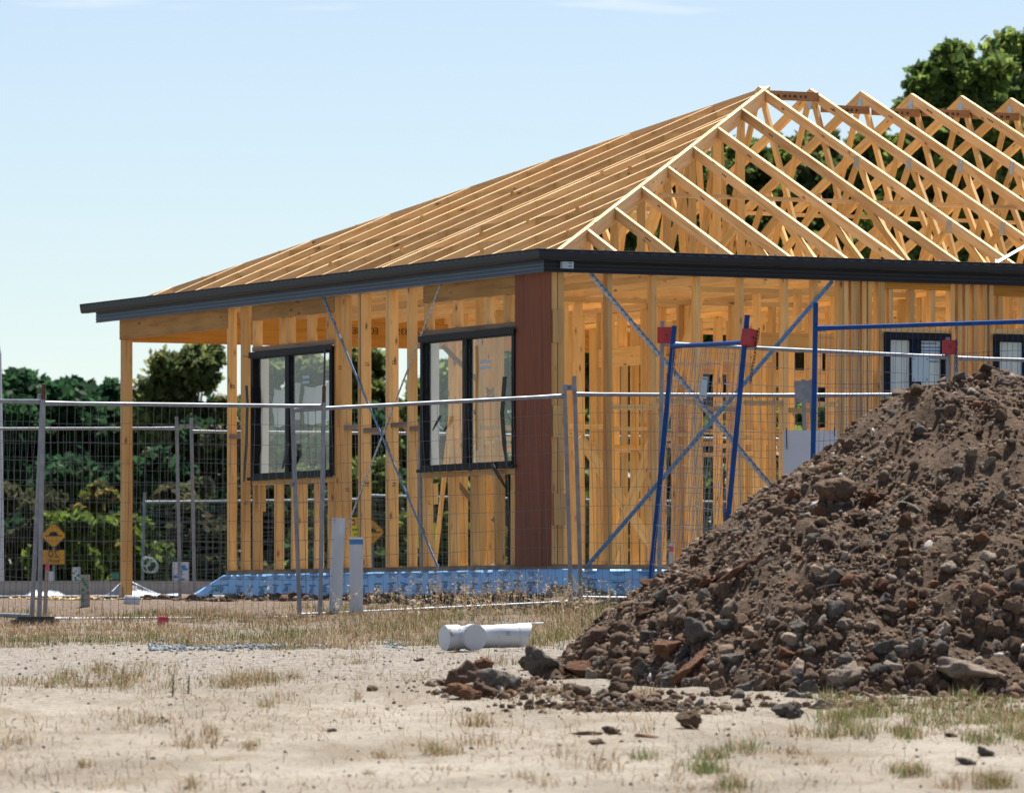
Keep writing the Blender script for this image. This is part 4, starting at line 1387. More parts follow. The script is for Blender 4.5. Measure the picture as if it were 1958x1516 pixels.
def peg(label, px, ytop, ybot, w, Y=None, mat="greypeg", head=None, headh=0.03, paint=None, lean=0.0, t=0.02, group="marker pegs pushed into the ground"):
    if Y is None:
        p = on_ground(px, ybot)
    else:
        p = W(px, ybot, Y); p.z = float(gz(p.x, p.y)) if abs(p.z - gz(p.x, p.y)) < 0.6 else p.z
    Y = p.y; h = (YH - ytop) / FPX * Y - p.z; ww = w / FPX * Y
    e = empty("marker_peg", p, 0, label, "peg", group)
    q = MB(); q.beam((0, 0, -0.12), (lean, 0, h), ww, t, Vector((0, 1, 0))); q.build("stake", mat, e)
    if head:
        q = MB(); q.beam((lean * (1 - headh / h) * 0.99, -0.0015, h - headh - 0.02), (lean, -0.0015, h - 0.02), ww * 1.03, t + 0.003, Vector((0, 1, 0))); q.build("painted_band", head, e)
    if paint:
        q = MB()
        for k in range(9):
            x = random.uniform(-0.3, 0.3) * ww + lean * (k / 9); z = h * (0.18 + 0.085 * k)
            hw_ = random.uniform(0.12, 0.22) * ww; hh = random.uniform(0.03, 0.06) * h
            n = 7; cx_ = x
            q.add([(cx_ + hw_ * math.cos(a) * random.uniform(0.7, 1.2), -t / 2 - 0.002 - 0.0002 * k, z + hh * math.sin(a) * random.uniform(0.7, 1.2)) for a in np.linspace(0, 2 * math.pi, n, endpoint=False)], [tuple(range(n))])
        q.build("spray_paint", paint, e)["kind"] = "stuff"
    return e


peg("thin grey peg with a pink top beside the leftmost fence post", 84, 1073, 1180, 7.5, None, "greypeg", "pink", 0.05, lean=0.03)
peg("pale timber peg with green spray paint standing in wood chips", 163, 1098, 1160, 18, None, "greypeg", paint="greenpaint")
peg("white peg with green paint above the low concrete wall", 145.5, 1084, 1124, 16, 76, "board", paint="greenpaint")
peg("dark peg with green top just left of the porch post", 221, 1092, 1124, 13, 76, "poly", "greenpaint", 0.07)
peg("short white peg under the speed hump sign", 98, 1092, 1124, 10, 78, "board")
peg("wide white board with blue spray paint behind the rear fence", 345, 1074, 1124, 31, 77, "board", paint="bluepaint", t=0.03)
peg("small white peg with a pink top beside the leaning blue panel", 1279, 1038, 1150, 7, 50.2, "board", "pink", 0.05, lean=0.02)
peg("small white peg behind the left wall studs", 584, 1066, 1105, 6, 66, "board")

# blue tub, pale block at the post, red lump on the fence foot, yellow block
def simple(name, label, cat, px, ybot, w, h, d, mat, f=gz, Y=None, bevel=0.2, rz=0.2):
    p = on_ground(px, ybot, f) if Y is None else W(px, ybot, Y)
    sw, sh = w / FPX * p.y, h / FPX * p.y
    q = MB(); b = bevel * sh
    x, y, z = sw / 2, d / 2, sh
    lo = [(-x, -y), (x, -y), (x, y), (-x, y)]
    q.add([(a, c, -0.02) for a, c in lo] + [(a * 1.02, c * 1.02, z - b) for a, c in lo] + [(a * 0.86, c * 0.86, z) for a, c in lo],
          [(0, 3, 2, 1), (0, 1, 5, 4), (1, 2, 6, 5), (2, 3, 7, 6), (3, 0, 4, 7), (4, 5, 9, 8), (5, 6, 10, 9), (6, 7, 11, 10), (7, 4, 8, 11), (8, 9, 10, 11)])
    o = q.build(name, mat)
    o.location = p; o.rotation_euler = (0.04, 0.05, rz)
    return tag(o, label, cat)


simple("paint_lump", "crimson painted block under the long fence rail", "block", 311, 1194, 19, 15, 0.07, "crimson")
simple("yellow_block", "yellow block at the foot of the leaning blue panel", "block", 1256, 1130, 22, 18, 0.09, "yellowblock")
simple("timber_offcut", "pale timber offcut lying beside the porch post", "timber", 252, 1154, 30, 15, 0.12, "pvcwhite", rz=0.05)
pt = hw(0.55, 1.9, ZP)
e = empty("plastic_tub", (pt.x, pt.y, ZP + 0.003), 0.3, "small blue and white tub on the slab below the second window", "tub")
q = MB(); q.box((-0.05, -0.04, 0), (0.05, 0.04, 0.045)); q.build("tub_body", "bluepaint", e)
q = MB(); q.box((-0.052, -0.042, 0.0455), (0.052, 0.042, 0.062)); q.build("lid", "white", e)

# signs
def road_sign(label, px, py, half, Y, plate=True, rz=0.0):
    c = W(px, py, Y); s = half / FPX * Y
    g0 = float(gz(c.x, c.y))
    e = empty("road_sign", (c.x, c.y, g0), rz, label, "sign", "speed hump signs behind the fences")
    zc = c.z - g0
    q = MB(); q.tube([(0, 0.03, -0.2), (0, 0.03, zc + s * 0.6)], 0.028, 8); q.build("post", "galv", e, True)
    def diamond(q, r, y0, y1):
        k = 0.12 * r; pts = [(-r + k, -k), (-k, -r + k), (k, -r + k), (r - k, -k), (r - k, k), (k, r - k), (-k, r - k), (-r + k, k)]
        n = len(pts)
        q.add([(x, y0, zc + z) for x, z in pts] + [(x, y1, zc + z) for x, z in pts], [tuple(range(n)), tuple(range(2 * n - 1, n - 1, -1))] + [(i, n + i, n + (i + 1) % n, (i + 1) % n) for i in range(n)])
    q = MB(); diamond(q, s, -0.004, 0.004); q.build("diamond_rim", "signblack", e)
    q = MB(); diamond(q, s * 0.93, -0.008, -0.0045); pl = q.build("diamond_panel", "orange", e)
    q = MB(); n = 12; y0 = -0.011
    hump = [(-0.66 * s, -0.055 * s), (0.66 * s, -0.055 * s), (0.60 * s, 0.01 * s)] + [(0.34 * s * math.cos(a), 0.02 * s + 0.27 * s * math.sin(a)) for a in np.linspace(0, math.pi, n)] + [(-0.60 * s, 0.01 * s)]
    m_ = len(hump)
    q.add([(x, y0, zc + z) for x, z in hump] + [(x, y0 + 0.002, zc + z) for x, z in hump], [tuple(range(m_)), tuple(range(2 * m_ - 1, m_ - 1, -1))] + [(i, m_ + i, m_ + (i + 1) % m_, (i + 1) % m_) for i in range(m_)])
    q.build("hump_symbol", "signblack", e)
    if plate:
        w2, h2 = s * 0.86, s * 0.56; zz = zc - s - h2 - 0.03 * s
        q = MB(); q.box((-w2, -0.004, zz - h2), (w2, 0.004, zz + h2)); q.build("speed_rim", "signblack", e)
        q = MB(); q.box((-w2 * 0.95, -0.008, zz - h2 * 0.93), (w2 * 0.95, -0.0045, zz + h2 * 0.93)); q.build("speed_panel", "orange", e)
        Mx = Matrix.Translation((0, -0.011, zz + 0.22 * s)) @ Matrix.Rotation(rad(90), 4, "X")
        text_mesh("speed_number", "20", s * 0.82, "signblack", e, Mx, mirror=True)
        Mx = Matrix.Translation((0, -0.011, zz - 0.28 * s)) @ Matrix.Rotation(rad(90), 4, "X")
        text_mesh("speed_unit", "km/h", s * 0.42, "signblack", e, Mx, mirror=True)
    return e


road_sign("orange diamond speed hump sign above an orange number plate", 102.5, 1023.5, 26, 120)
road_sign("orange diamond speed hump sign glimpsed between the left wall studs", 711, 1017, 26.5, 122, False)


def notice(label, px, py, w, h, Y):
    c = W(px, py, Y); sw, sh = w / FPX * Y, h / FPX * Y
    e = empty("warning_notice", (c.x, c.y, c.z), 0, label, "sign", "yellow notices on the far mesh panels")
    q = MB(); q.box((-sw / 2, -0.01, -sh / 2), (sw / 2, 0.0, sh / 2)); q.build("panel", "yellow", e)
    q = MB()
    for k, (z0, z1, x0, x1) in enumerate(((0.30, 0.42, -0.42, -0.02), (0.20, 0.30, -0.12, 0.02), (0.10, 0.19, -0.42, 0.0))):
        q.box((x0 * sw, -0.013 - 0.0004 * k, z0 * sh), (x1 * sw, -0.0105, z1 * sh))
    q.build("red_mark", "crimson", e)
    q = MB()
    for k in range(4):
        q.box((-0.4 * sw + 0.18 * sw * k, -0.013, -0.16 * sh), (-0.28 * sw + 0.18 * sw * k, -0.0105, -0.08 * sh))
        if k < 3: q.box((-0.1 * sw + 0.15 * sw * k, -0.013, -0.40 * sh), (-0.02 * sw + 0.15 * sw * k, -0.0105, -0.32 * sh))
    q.build("print", "signblack", e)
    return e


notice("yellow notice with a red mark behind the shorter pipe", 680, 1008, 26, 38, 109.6)
notice("yellow notice with a red mark seen through the second window bay", 816, 1024, 36, 48, 109.6)

# low concrete wall, plastic sheet, street pole, coil
e = empty("concrete_wall", W(200, 1141, 73), 0, "low pale concrete wall along the left background", "wall")
q = MB(); a = W(-260, 1110, 74.5) - e.location; b = W(470, 1111, 73.0) - e.location
d = (b - a); nrm = Vector((-d.y, d.x, 0)).normalized() * 0.15
lo = -0.45
prof_ = []
q.add([a, b, b + nrm, a + nrm] + [p + Vector((0, 0, lo)) for p in (a, b, b + nrm, a + nrm)], [(0, 1, 2, 3), (0, 4, 5, 1), (1, 5, 6, 2), (2, 6, 7, 3), (3, 7, 4, 0)])
q.build("wall_body", "concrete", e)


def sheet(name, label, pts, Y, thick, mat, edge):
    """crumpled sheet standing up from the ground, with a pale folded rim"""
    base = W(pts[0][0], pts[0][1], Y)
    e = empty(name, base, 0, label, "plastic sheet")
    n = len(pts); vs = []; q = MB()
    for k, (x, yt, yb) in enumerate(pts):
        for j in range(4):
            p = W(x, yb + (yt - yb) * j / 3, Y + 0.35 * j / 3 + 0.05 * math.sin(k * 2.1 + j)) - base
            vs.append(p)
    q.add(vs, [(4 * k + j, 4 * (k + 1) + j, 4 * (k + 1) + j + 1, 4 * k + j + 1) for k in range(n - 1) for j in range(3)])
    o = q.build("sheet_body", mat, e); sm = o.modifiers.new("solid", "SOLIDIFY"); sm.thickness = 0.006
    q = MB(); q.tube([vs[4 * k + 3] for k in range(n)], 0.012, 6); q.build("folded_rim", edge, e)
    return e


sheet("plastic_sheet", "black plastic sheet with a white rim peaked behind the porch post", [(203, 1139, 1145), (215, 1131, 1146), (228, 1118, 1146), (243, 1108, 1146), (262, 1118, 1145), (282, 1128, 1144), (300, 1135, 1143), (312, 1138, 1142)], 69.5, 0.01, "poly", "filmback")
sheet("plastic_sheet", "crumpled white plastic sheet in front of the black one", [(240, 1131, 1144), (262, 1128, 1145), (285, 1133, 1144), (310, 1138, 1143), (345, 1135, 1142)], 68.6, 0.01, "whitesheet", "filmback")
sheet("plastic_sheet", "crumpled pale plastic heap behind the leftmost fence posts", [(50, 1138, 1146), (66, 1128, 1146), (78, 1133, 1146), (96, 1130, 1146), (112, 1132, 1145), (125, 1139, 1144)], 68.8, 0.01, "whitesheet", "filmback")
p = W(0, 1105, 78); gp = float(gz(p.x, p.y))
e = empty("street_pole", (p.x, p.y, gp), 0, "blue grey street pole cut by the left edge of the photo", "pole")
hp_ = (YH - 655) / FPX * 78 - gp
q = MB(); q.tube([(-0.03, 0, -0.2), (-0.03, 0, hp_ * 0.55), (-0.035, 0, hp_ - 0.15), (-0.04, 0, hp_)], [0.085, 0.07, 0.055, 0.03], 14); q.build("shaft", "pvc", e, True)
c = W(285, 1080, 105)
e = empty("wire_coil", c, 0, "loose pale wire coil hanging on the far mesh panel", "coil")
q = MB()
for k, (ox, oz, rr) in enumerate(((0, 0, 0.13), (0.06, -0.03, 0.10), (-0.05, 0.06, 0.08))):
    q.tube([(ox + rr * math.cos(a), -0.02 * k, oz + rr * math.sin(a)) for a in np.linspace(0, 2 * math.pi, 17)], 0.012, 5, False)
q.build("loops", "pvcwhite", e)

#@@PILE
# ------------------------------------------------------------------ soil heap and clods
def rock_proto(sub, seed, flat=0.0, rough=0.35):
    b = bmesh.new(); bmesh.ops.create_icosphere(b, subdivisions=sub, radius=1.0)
    r2 = np.random.default_rng(seed)
    co = np.array([v.co[:] for v in b.verts]); fc = np.array([[v.index for v in f.verts] for f in b.faces]); b.free()
    for k in range(7):                            # broken faces
        d = r2.normal(size=3); d /= np.linalg.norm(d); lim = r2.uniform(0.42, 0.8)
        s = co @ d; m_ = s > lim
        co[m_] -= np.outer(s[m_] - lim, d) * 0.85
    ph = r2.uniform(0, 6, (6, 3)); fr_ = r2.normal(size=(6, 3)) * 2.6
    disp = sum(np.sin(co @ fr_[k] + ph[k, 0]) for k in range(6)) / 6
    fr2 = r2.normal(size=(6, 3)) * 6.5
    disp2 = sum(np.sin(co @ fr2[k] + ph[k, 1]) for k in range(6)) / 6
    fr3 = r2.normal(size=(6, 3)) * 12
    disp3 = sum(np.sin(co @ fr3[k] + ph[k, 2]) for k in range(6)) / 6
    co = co * (1 + rough * disp + 0.26 * disp2 + (0.14 * disp3 if sub > 1 else 0))[:, None]
    co *= np.array([r2.uniform(1.0, 1.3), r2.uniform(0.7, 1.0), r2.uniform(0.7, 1.0)])
    return co, fc


PROTO2 = [rock_proto(3, 100 + i) for i in range(9)]
PROTO3 = [rock_proto(4, 200 + i) for i in range(6)]


def crumb(seed):
    b = bmesh.new(); bmesh.ops.create_icosphere(b, subdivisions=1, radius=1.0)
    co = np.array([v.co[:] for v in b.verts]); fc = np.array([[v.index for v in f.verts] for f in b.faces]); b.free()
    r2 = np.random.default_rng(seed)
    return co * r2.uniform(0.6, 1.35, (len(co), 1)) * np.array([1, r2.uniform(0.6, 1), r2.uniform(0.6, 1)]), fc


PROTO0 = [crumb(400 + i) for i in range(12)]
PROTO1 = [rock_proto(2, 300 + i, rough=0.4) for i in range(14)]
ROCKMESH = {}


def rock_mesh(kind, i, mat):
    key = (kind, i, mat)
    if key not in ROCKMESH:
        co, fc = (PROTO3 if kind == 3 else PROTO2)[i]
        me = np_mesh("rock", co, fc, smooth=(kind == 3)); me.materials.append(M[mat]); ROCKMESH[key] = me
    return ROCKMESH[key]


def rand_rot(r=random):
    return (r.uniform(0, 6.28), r.uniform(0, 6.28), r.uniform(0, 6.28))


pile = empty("soil_heap", (PCX, PCY, float(gz(PCX, PCY))), 0, "tall brown heap of excavated soil and rocks at the right", "soil heap")
xs = np.arange(0.0, 8.6, 0.04); ys = np.arange(34.9, 42.1, 0.045)
X, Y = np.meshgrid(xs, ys)
mz = mound(X, Y)
Z = gz(X, Y) + mz + np.where(mz > 0.02, 0.035 * fbm(X * 9, Y * 9, 51, 3), -0.05)
n_, m_ = X.shape
ii = (np.arange(n_ - 1)[:, None] * m_ + np.arange(m_ - 1)[None, :]).ravel()
Fq = np.stack([ii, ii + 1, ii + m_ + 1, ii + m_], -1)
keep = (mz.ravel()[Fq] > 0.0).any(1)
Vp = np.stack([X - PCX, Y - PCY, Z - float(gz(PCX, PCY))], -1).reshape(-1, 3)
me = np_mesh("soil_body", Vp, Fq[keep], smooth=True)
link_mesh("soil_body", me, pile, "mound")
PB = Vector(pile.location)


def pile_rock(px, py, w, mat, kind=3, shape=(1, 1, 1), sink=0.3, rz=None):
    p = on_ground(px, py, topz, 33.0, 44.0)
    s = w / FPX * p.y / 2
    o = link_mesh("rock", rock_mesh(kind, random.randrange(6), mat), pile)
    d = o.data.vertices; bx = np.array([v_.co[:] for v_ in d]); ex = (bx.max(0) - bx.min(0)) / 2
    o.location = p - PB + Vector((0, 0, s * (0.5 - sink)))
    o.scale = (s * shape[0] / ex[0], s * shape[1] / ex[1], s * shape[2] / ex[2])
    o.rotation_euler = rz or (random.uniform(-.4, .4), random.uniform(-.4, .4), random.uniform(0, 6.28))
    return o


big = [(1340, 1225, 84, "greyrock", (1, 0.9, 0.95)), (1318, 1292, 100, "redclay", (1.0, 0.42, 0.38)), (1281, 1308, 52, "greyrock", (1, 1, 1)), (1317, 1312, 32, "paleclay", (1, 1, 1)),
       (1437, 1320, 52, "greyrock", (1, 1, 0.8)), (1630, 1302, 82, "paleclay", (1, 0.8, 0.55)), (1850, 1302, 150, "paleclay", (1, 0.8, 0.42)), (1545, 1322, 50, "greyrock", (1, 1, 0.8)),
       (1470, 1305, 40, "clay", (1, 1, 0.8)), (1228, 1290, 46, "greyrock", (1, 0.9, 0.9)), (1120, 1292, 100, "redclay", (1, 0.7, 0.5)), (1140, 1238, 64, "clay", (1, 0.8, 0.9)), (1275, 1250, 70, "redclay", (1, 0.7, 0.7)),
       (1530, 1205, 46, "greyrock", (1, 0.8, 0.7)), (1615, 1200, 40, "paleclay", (1, 1, 0.8)), (1700, 1180, 42, "clay", (1, 1, 1)), (1690, 1250, 60, "greyrock", (1, 0.9, 0.8)), (1760, 1240, 46, "greyrock", (1, 1, 0.9)),
       (1800, 1215, 44, "paleclay", (1, 1, 0.8)), (1880, 1205, 50, "clay", (1, 1, 1)), (1920, 1150, 46, "redclay", (1, 0.8, 0.8)), (1600, 950, 90, "clay", (1, 0.6, 0.6)), (1665, 960, 70, "redclay", (1, 0.6, 0.6)),
       (1805, 978, 40, "clay", (1, 1, 1)), (1840, 985, 36, "clay", (1, 1, 1)), (1650, 1000, 60, "clay", (1.3, 0.5, 0.5)), (1500, 985, 50, "clay", (1.2, 0.6, 0.6)), (1420, 1095, 90, "redclay", (1.3, 0.25, 0.25)),
       (1350, 1120, 50, "redclay", (1, 0.8, 0.6)), (1385, 1142, 60, "clay", (1, 0.8, 0.8)), (1300, 1162, 50, "clay", (1, 0.8, 0.8)), (1200, 1215, 60, "clay", (1, 0.8, 0.8)), (1235, 1178, 46, "redclay", (1, 0.8, 0.8)),
       (1860, 870, 26, "paleclay", (1, 1, 0.9)), (1800, 925, 26, "paleclay", (1, 1, 1)), (1890, 890, 30, "paleclay", (1, 1, 1)), (1570, 855, 60, "paleclay", (1, 0.5, 0.5)), (1240, 1122, 44, "redclay", (1, 0.7, 0.6)),
       (1330, 1075, 30, "redclay", (1, 0.8, 0.8)), (1915, 735, 30, "greyrock", (1, 0.7, 0.8)), (1885, 712, 26, "clay", (1, 0.9, 0.8)), (1180, 1262, 50, "clay", (1, 1, 0.8)), (1090, 1320, 40, "clay", (1, 1, 0.8)), (1400, 1268, 50, "greyrock", (1, 0.9, 0.8)),
       (1450, 1240, 40, "clay", (1, 1, 0.9)), (1500, 1260, 50, "redclay", (1, 0.8, 0.8)), (1570, 1240, 44, "clay", (1, 0.8, 0.9)), (1180, 1320, 36, "clay", (1, 1, 0.8)), (1380, 1330, 40, "clay", (1, 1, 0.7)), (1060, 1300, 50, "clay", (1, 1, 0.7))]
for px, py, w, mat, shp in big:
    rz = (0.1, rad(-48), 0.2) if (px, py) == (1318, 1292) else (0.0, rad(-35), 0.3) if (px, py) == (1420, 1095) else (0.1, 0.05, 0.2) if w > 80 else None
    pile_rock(px, py, w, mat, 3, shp, rz=rz)
# medium rocks as parts, small ones as one mass
nbig = len(big); cnt = 0
mats_w = ["clay"] * 10 + ["redclay"] * 2 + ["greyrock"] * 4 + ["paleclay"] * 2
while cnt < 300 - nbig:
    px = random.uniform(1060, 1990); py = random.uniform(700, 1335)
    if random.random() > 0.25 + 0.75 * ((py - 700) / 640) ** 1.5: continue
    ytop_ = np.interp(px, [1060, 1080, 1230, 1310, 1440, 1500, 1590, 1700, 1800, 1880, 1990], [1270, 1250, 1130, 1075, 995, 915, 850, 765, 720, 712, 725])
    if py < ytop_: continue
    pile_rock(px, py, random.uniform(18, 42) * (0.7 + 0.5 * (py - 700) / 640), random.choice(mats_w), 2, (1, random.uniform(0.7, 1), random.uniform(0.6, 1)), 0.25)
    cnt += 1


def scatter_rocks(name, X, Y, S, parent, base, tints, zf, sink=0.25, protos=None):
    """many small stones merged into one mesh"""
    PR = protos or PROTO0
    n = len(X); Zs = zf(X, Y)
    which = rng.integers(0, len(PR), n)
    allv = []; allf = []; allt = []; b0 = 0
    ang = rng.uniform(0, 2 * math.pi, (n, 3))
    ca, sa = np.cos(ang), np.sin(ang)
    for k in range(len(PR)):
        idx = np.where(which == k)[0]
        if not len(idx): continue
        co, fc = PR[k]
        c0, s0, c1, s1 = ca[idx, 0], sa[idx, 0], ca[idx, 1], sa[idx, 1]
        x, y, z = co[:, 0][None], co[:, 1][None], co[:, 2][None]
        x1 = c0[:, None] * x - s0[:, None] * y; y1 = s0[:, None] * x + c0[:, None] * y
        y2 = c1[:, None] * y1 - s1[:, None] * z; z2 = s1[:, None] * y1 + c1[:, None] * z
        P = np.stack([x1, y2, z2], -1) * S[idx, None, None]
        P += np.stack([X[idx], Y[idx], Zs[idx] + S[idx] * (0.5 - sink)], -1)[:, None, :] - np.array(base)
        nvv = len(co)
        F_ = (fc[None] + (np.arange(len(idx)) * nvv)[:, None, None] + b0).reshape(-1, 3)
        allv.append(P.reshape(-1, 3)); allf.append(F_); allt.append(np.repeat(tints[idx], len(fc), 0)); b0 += nvv * len(idx)
    me = np_mesh(name, np.concatenate(allv), np.concatenate(allf), tint=np.concatenate(allt))
    return link_mesh(name, me, parent, "clodstuff")


def soil_tints(n, dark=1.0):
    pal = np.array([(0.145, 0.099, 0.068), (0.18, 0.127, 0.09), (0.115, 0.078, 0.054), (0.155, 0.08, 0.046), (0.15, 0.132, 0.115), (0.25, 0.19, 0.14), (0.42, 0.38, 0.34)])
    w = np.array([7, 4.5, 5, 1.4, 1.3, 1.2, 0.3]); w /= w.sum()
    return pal[rng.choice(len(pal), n, p=w)] * rng.uniform(0.75, 1.25, (n, 1)) * dark


for n, s0, s1, pw, prs in ((9500, 0.020, 0.050, 3.0, PROTO1), (24000, 0.014, 0.022, 2.0, PROTO0), (70000, 0.006, 0.014, 1.8, PROTO0)):
    X = rng.uniform(0.05, 8.5, n); Y = rng.uniform(34.9, 42.0, n)
    mzz = mound(X, Y)
    lump = vnoise(X * 1.1 + Y * 0.5, Y * 1.1, 91) + 0.5 * vnoise(X * 3, Y * 3, 92)
    ok = (mzz > 0.012) & (rng.random(n) < np.where((Y > 39.4) | (X > 6.2), 0.4, 1.0)) & (rng.random(n) < np.clip((1.0 if s1 < 0.02 else 0.62) + 0.9 * lump + 0.35 * np.clip(0.8 - mzz, 0, 1), 0.75 if s1 < 0.02 else 0.10, 1))
    X, Y, mzz = X[ok], Y[ok], mzz[ok]
    S = s0 + s1 * rng.random(len(X)) ** pw * (0.75 + 0.5 * np.clip(1 - mzz, 0, 1))
    o = scatter_rocks("soil_crumbs", X, Y, S, pile, PB, soil_tints(len(X)), topz, 0.75 if prs is PROTO1 else 0.3, prs); o["kind"] = "stuff"
# dry stems sticking out of the heap
q = MB()
for (px, py, ln, a) in ((1680, 1010, 0.35, 0.9), (1760, 985, 0.2, 2.4), (1440, 1095, 0.3, 0.6), (1740, 1230, 0.2, 1.5), (1560, 1140, 0.25, 0.4), (1900, 1215, 0.25, 1.7), (1610, 1075, 0.3, 0.7)):
    p = on_ground(px, py, topz, 33, 44) - PB
    pts = [p + Vector((math.cos(a) * ln * t, -0.02 - 0.03 * t, math.sin(a) * ln * t - 0.08 * t * t + 0.02)) for t in np.linspace(0, 1, 6)]
    q.tube(pts, [0.006, 0.006, 0.005, 0.004, 0.003, 0.002], 5)
o = q.build("dry_stems", "greypeg", pile); o["kind"] = "stuff"

# loose clods on the ground
g_clod = "loose clods lying on the sand"
loose = [(893, 1316, 84, "clay", (1, 0.8, 0.72), "large sunlit clod at the back of the cluster left of the heap"), (922, 1296, 44, "redclay", (0.8, 0.8, 1.0), "upright reddish clod at the rear of the cluster left of the heap"),
         (958, 1322, 84, "greyrock", (1, 0.8, 0.62), "broad grey clod at the right of the cluster left of the heap"), (890, 1338, 62, "redclay", (1, 0.8, 0.6), "flat fronted brown clod at the front of the cluster"),
         (925, 1332, 48, "clay", (1, 0.9, 0.7), "rounded clod wedged between the front and the grey clod"), (862, 1328, 34, "clay", (1, 0.8, 0.6), "small dark clod at the left front of the cluster"), (846, 1311, 26, "clay", (1, 0.8, 0.6), "smallest clod at the left end of the cluster"),
         (1036, 1300, 78, "greyrock", (1, 0.9, 0.92), "big dark grey boulder at the left toe of the heap"), (1012, 1280, 40, "clay", (0.9, 0.8, 0.9), "brown clod leaning on the big dark boulder"), (1020, 1322, 46, "clay", (1, 0.8, 0.5), "flat dark clod below the big dark boulder"),
         (1497, 1372, 46, "greyrock", (1, 0.9, 0.8), "dark clod in front of the heap, left of a touching pair"), (1522, 1372, 34, "greyrock", (1, 0.9, 0.9), "dark clod in front of the heap, right of a touching pair"),
         (1316, 1393, 52, "clay", (1, 0.8, 0.85), "pointed dark clod standing alone in the foreground"), (1170, 1405, 34, "clay", (1, 0.8, 0.7), "small pointed clod among flat red flakes"),
         (1125, 1406, 60, "redclay", (1, 0.6, 0.22), "flat reddish flake of soil left of the small pointed clod"), (1240, 1412, 60, "redclay", (1, 0.5, 0.2), "flat reddish flake of soil right of the small pointed clod"), (1140, 1424, 36, "clay", (1, 0.7, 0.45), "low clod nearest the camera below the reddish flakes"),
         (1884, 1446, 34, "greyrock", (1, 0.8, 0.75), "grey clod near the right edge of the foreground"), (1850, 1462, 44, "greyrock", (1, 0.7, 0.45), "low dark clod below the grey one near the right edge"), (1820, 1411, 24, "clay", (1, 0.7, 0.6), "tiny brown clod right of the green grass patch"),
         (480, 1427, 26, "greyrock", (1, 0.6, 0.4), "small blue grey stone alone in the foreground sand"), (635, 1398, 20, "greyrock", (1, 0.7, 0.5), "small dark stone right of the blue grey stone"), (803, 1264, 18, "clay", (1, 0.7, 0.5), "small dark clod on the sand below the junction pipe"),
         (767, 1394, 14, "greyrock", (1, 0.7, 0.5), "little dark stone beside a dry tuft"), (942, 1364, 12, "clay", (1, 0.7, 0.6), "tiny dark clod below the cluster of clods")]
for px, py, w, mat, shp, lab_ in loose:
    p = on_ground(px, py)
    s = w / FPX * p.y / 2
    o = link_mesh("clod", rock_mesh(3, random.randrange(6), mat))
    bx = np.array([v_.co[:] for v_ in o.data.vertices]); lo_, hi_ = bx.min(0), bx.max(0); ex = (hi_ - lo_) / 2
    o.scale = (s * 1.06 / ex[0], s * shp[1] / ex[1], s * shp[2] / ex[2] * 1.08)
    o.location = p + Vector((0, s * 0.6, -lo_[2] * o.scale[2] * 0.78 - 0.01))
    o.rotation_euler = (random.uniform(-.1, .1), random.uniform(-.1, .1), random.uniform(-0.3, 0.3))
    tag(o, lab_, "clod", g_clod)
n = 900
pxs = np.where(rng.random(n) < 0.55, rng.normal(960, 70, n), rng.uniform(1060, 1960, n)); pys = np.where(pxs < 1075, rng.normal(1318, 12, n), rng.normal(1338, 9, n))
ygrid = np.linspace(1285, 1375, 46); yg_ = np.array([on_ground(960, float(v_)).y for v_ in ygrid])
Y = np.interp(pys, ygrid, yg_); X = (pxs - CX) / FPX * Y
S = 0.006 + 0.038 * rng.random(n) ** 3.5
o = scatter_rocks("small_clods", X, Y, S, None, (0, 0, 0), soil_tints(n), gz, 0.3, PROTO1); tag(o, kind="stuff")
# small dark spill of soil in front of the heap
sp = on_ground(1190, 1350)
e = empty("soil_spill", sp, 0, "low spill of dark crumbly soil in front of the heap", "soil")
n = 700
X = sp.x + rng.normal(0, 0.26, n); Y = sp.y + rng.normal(0, 0.38, n)
S = 0.006 + 0.03 * rng.random(n) ** 4
hz_ = lambda x, y: gz(x, y) + 0.05 * np.exp(-((x - sp.x) / 0.25) ** 2 - ((y - sp.y) / 0.45) ** 2)
o = scatter_rocks("soil_crumbs", X, Y, S, e, sp, soil_tints(n, 0.85), hz_, 0.2); o["kind"] = "stuff"
gx_ = np.linspace(-0.55, 0.55, 26); gy_ = np.linspace(-0.9, 0.9, 26); Xm, Ym = np.meshgrid(gx_, gy_)
Zm = hz_(Xm + sp.x, Ym + sp.y) - sp.z - 0.008 + 0.008 * fbm(Xm * 12, Ym * 12, 5, 2)
ii = (np.arange(25)[:, None] * 26 + np.arange(25)[None, :]).ravel()
link_mesh("soil_body", np_mesh("soil_body", np.stack([Xm, Ym, Zm], -1).reshape(-1, 3), np.stack([ii, ii + 1, ii + 27, ii + 26], -1), smooth=True), e, "mound")
# pebbles over the sand
n = 16000
Y = rng.uniform(25, 50, n) ; X = (rng.uniform(-60, 2010, n) - CX) / FPX * Y
S = 0.0025 + 0.012 * rng.random(n) ** 9
ok = rng.random(n) < np.interp(Y, [25, 33, 38, 44, 50], [0.25, 0.4, 1, 1, 0.6])
tints = np.array([(0.25, 0.205, 0.16)]) * rng.uniform(0.5, 1.7, (n, 1)) * np.where(rng.random((n, 1)) < 0.2, np.array([[0.8, 0.95, 1.15]]), 1)
o = scatter_rocks("pebbles", X[ok], Y[ok], S[ok], None, (0, 0, 0), tints[ok], gz, 0.2); tag(o, kind="stuff")
n = 1500
pxs = np.where(rng.random(n) < 0.85, rng.uniform(285, 640, n), rng.uniform(735, 775, n)); pys = 1238 + rng.normal(0, 3.0, n) - (pxs - 285) * 0.012
Yg = np.array([on_ground(480, float(v_)).y for v_ in np.linspace(1225, 1252, 28)]); Y = np.interp(pys, np.linspace(1225, 1252, 28), Yg)
X = (pxs - CX) / FPX * Y
S = 0.006 + 0.013 * rng.random(n) ** 2
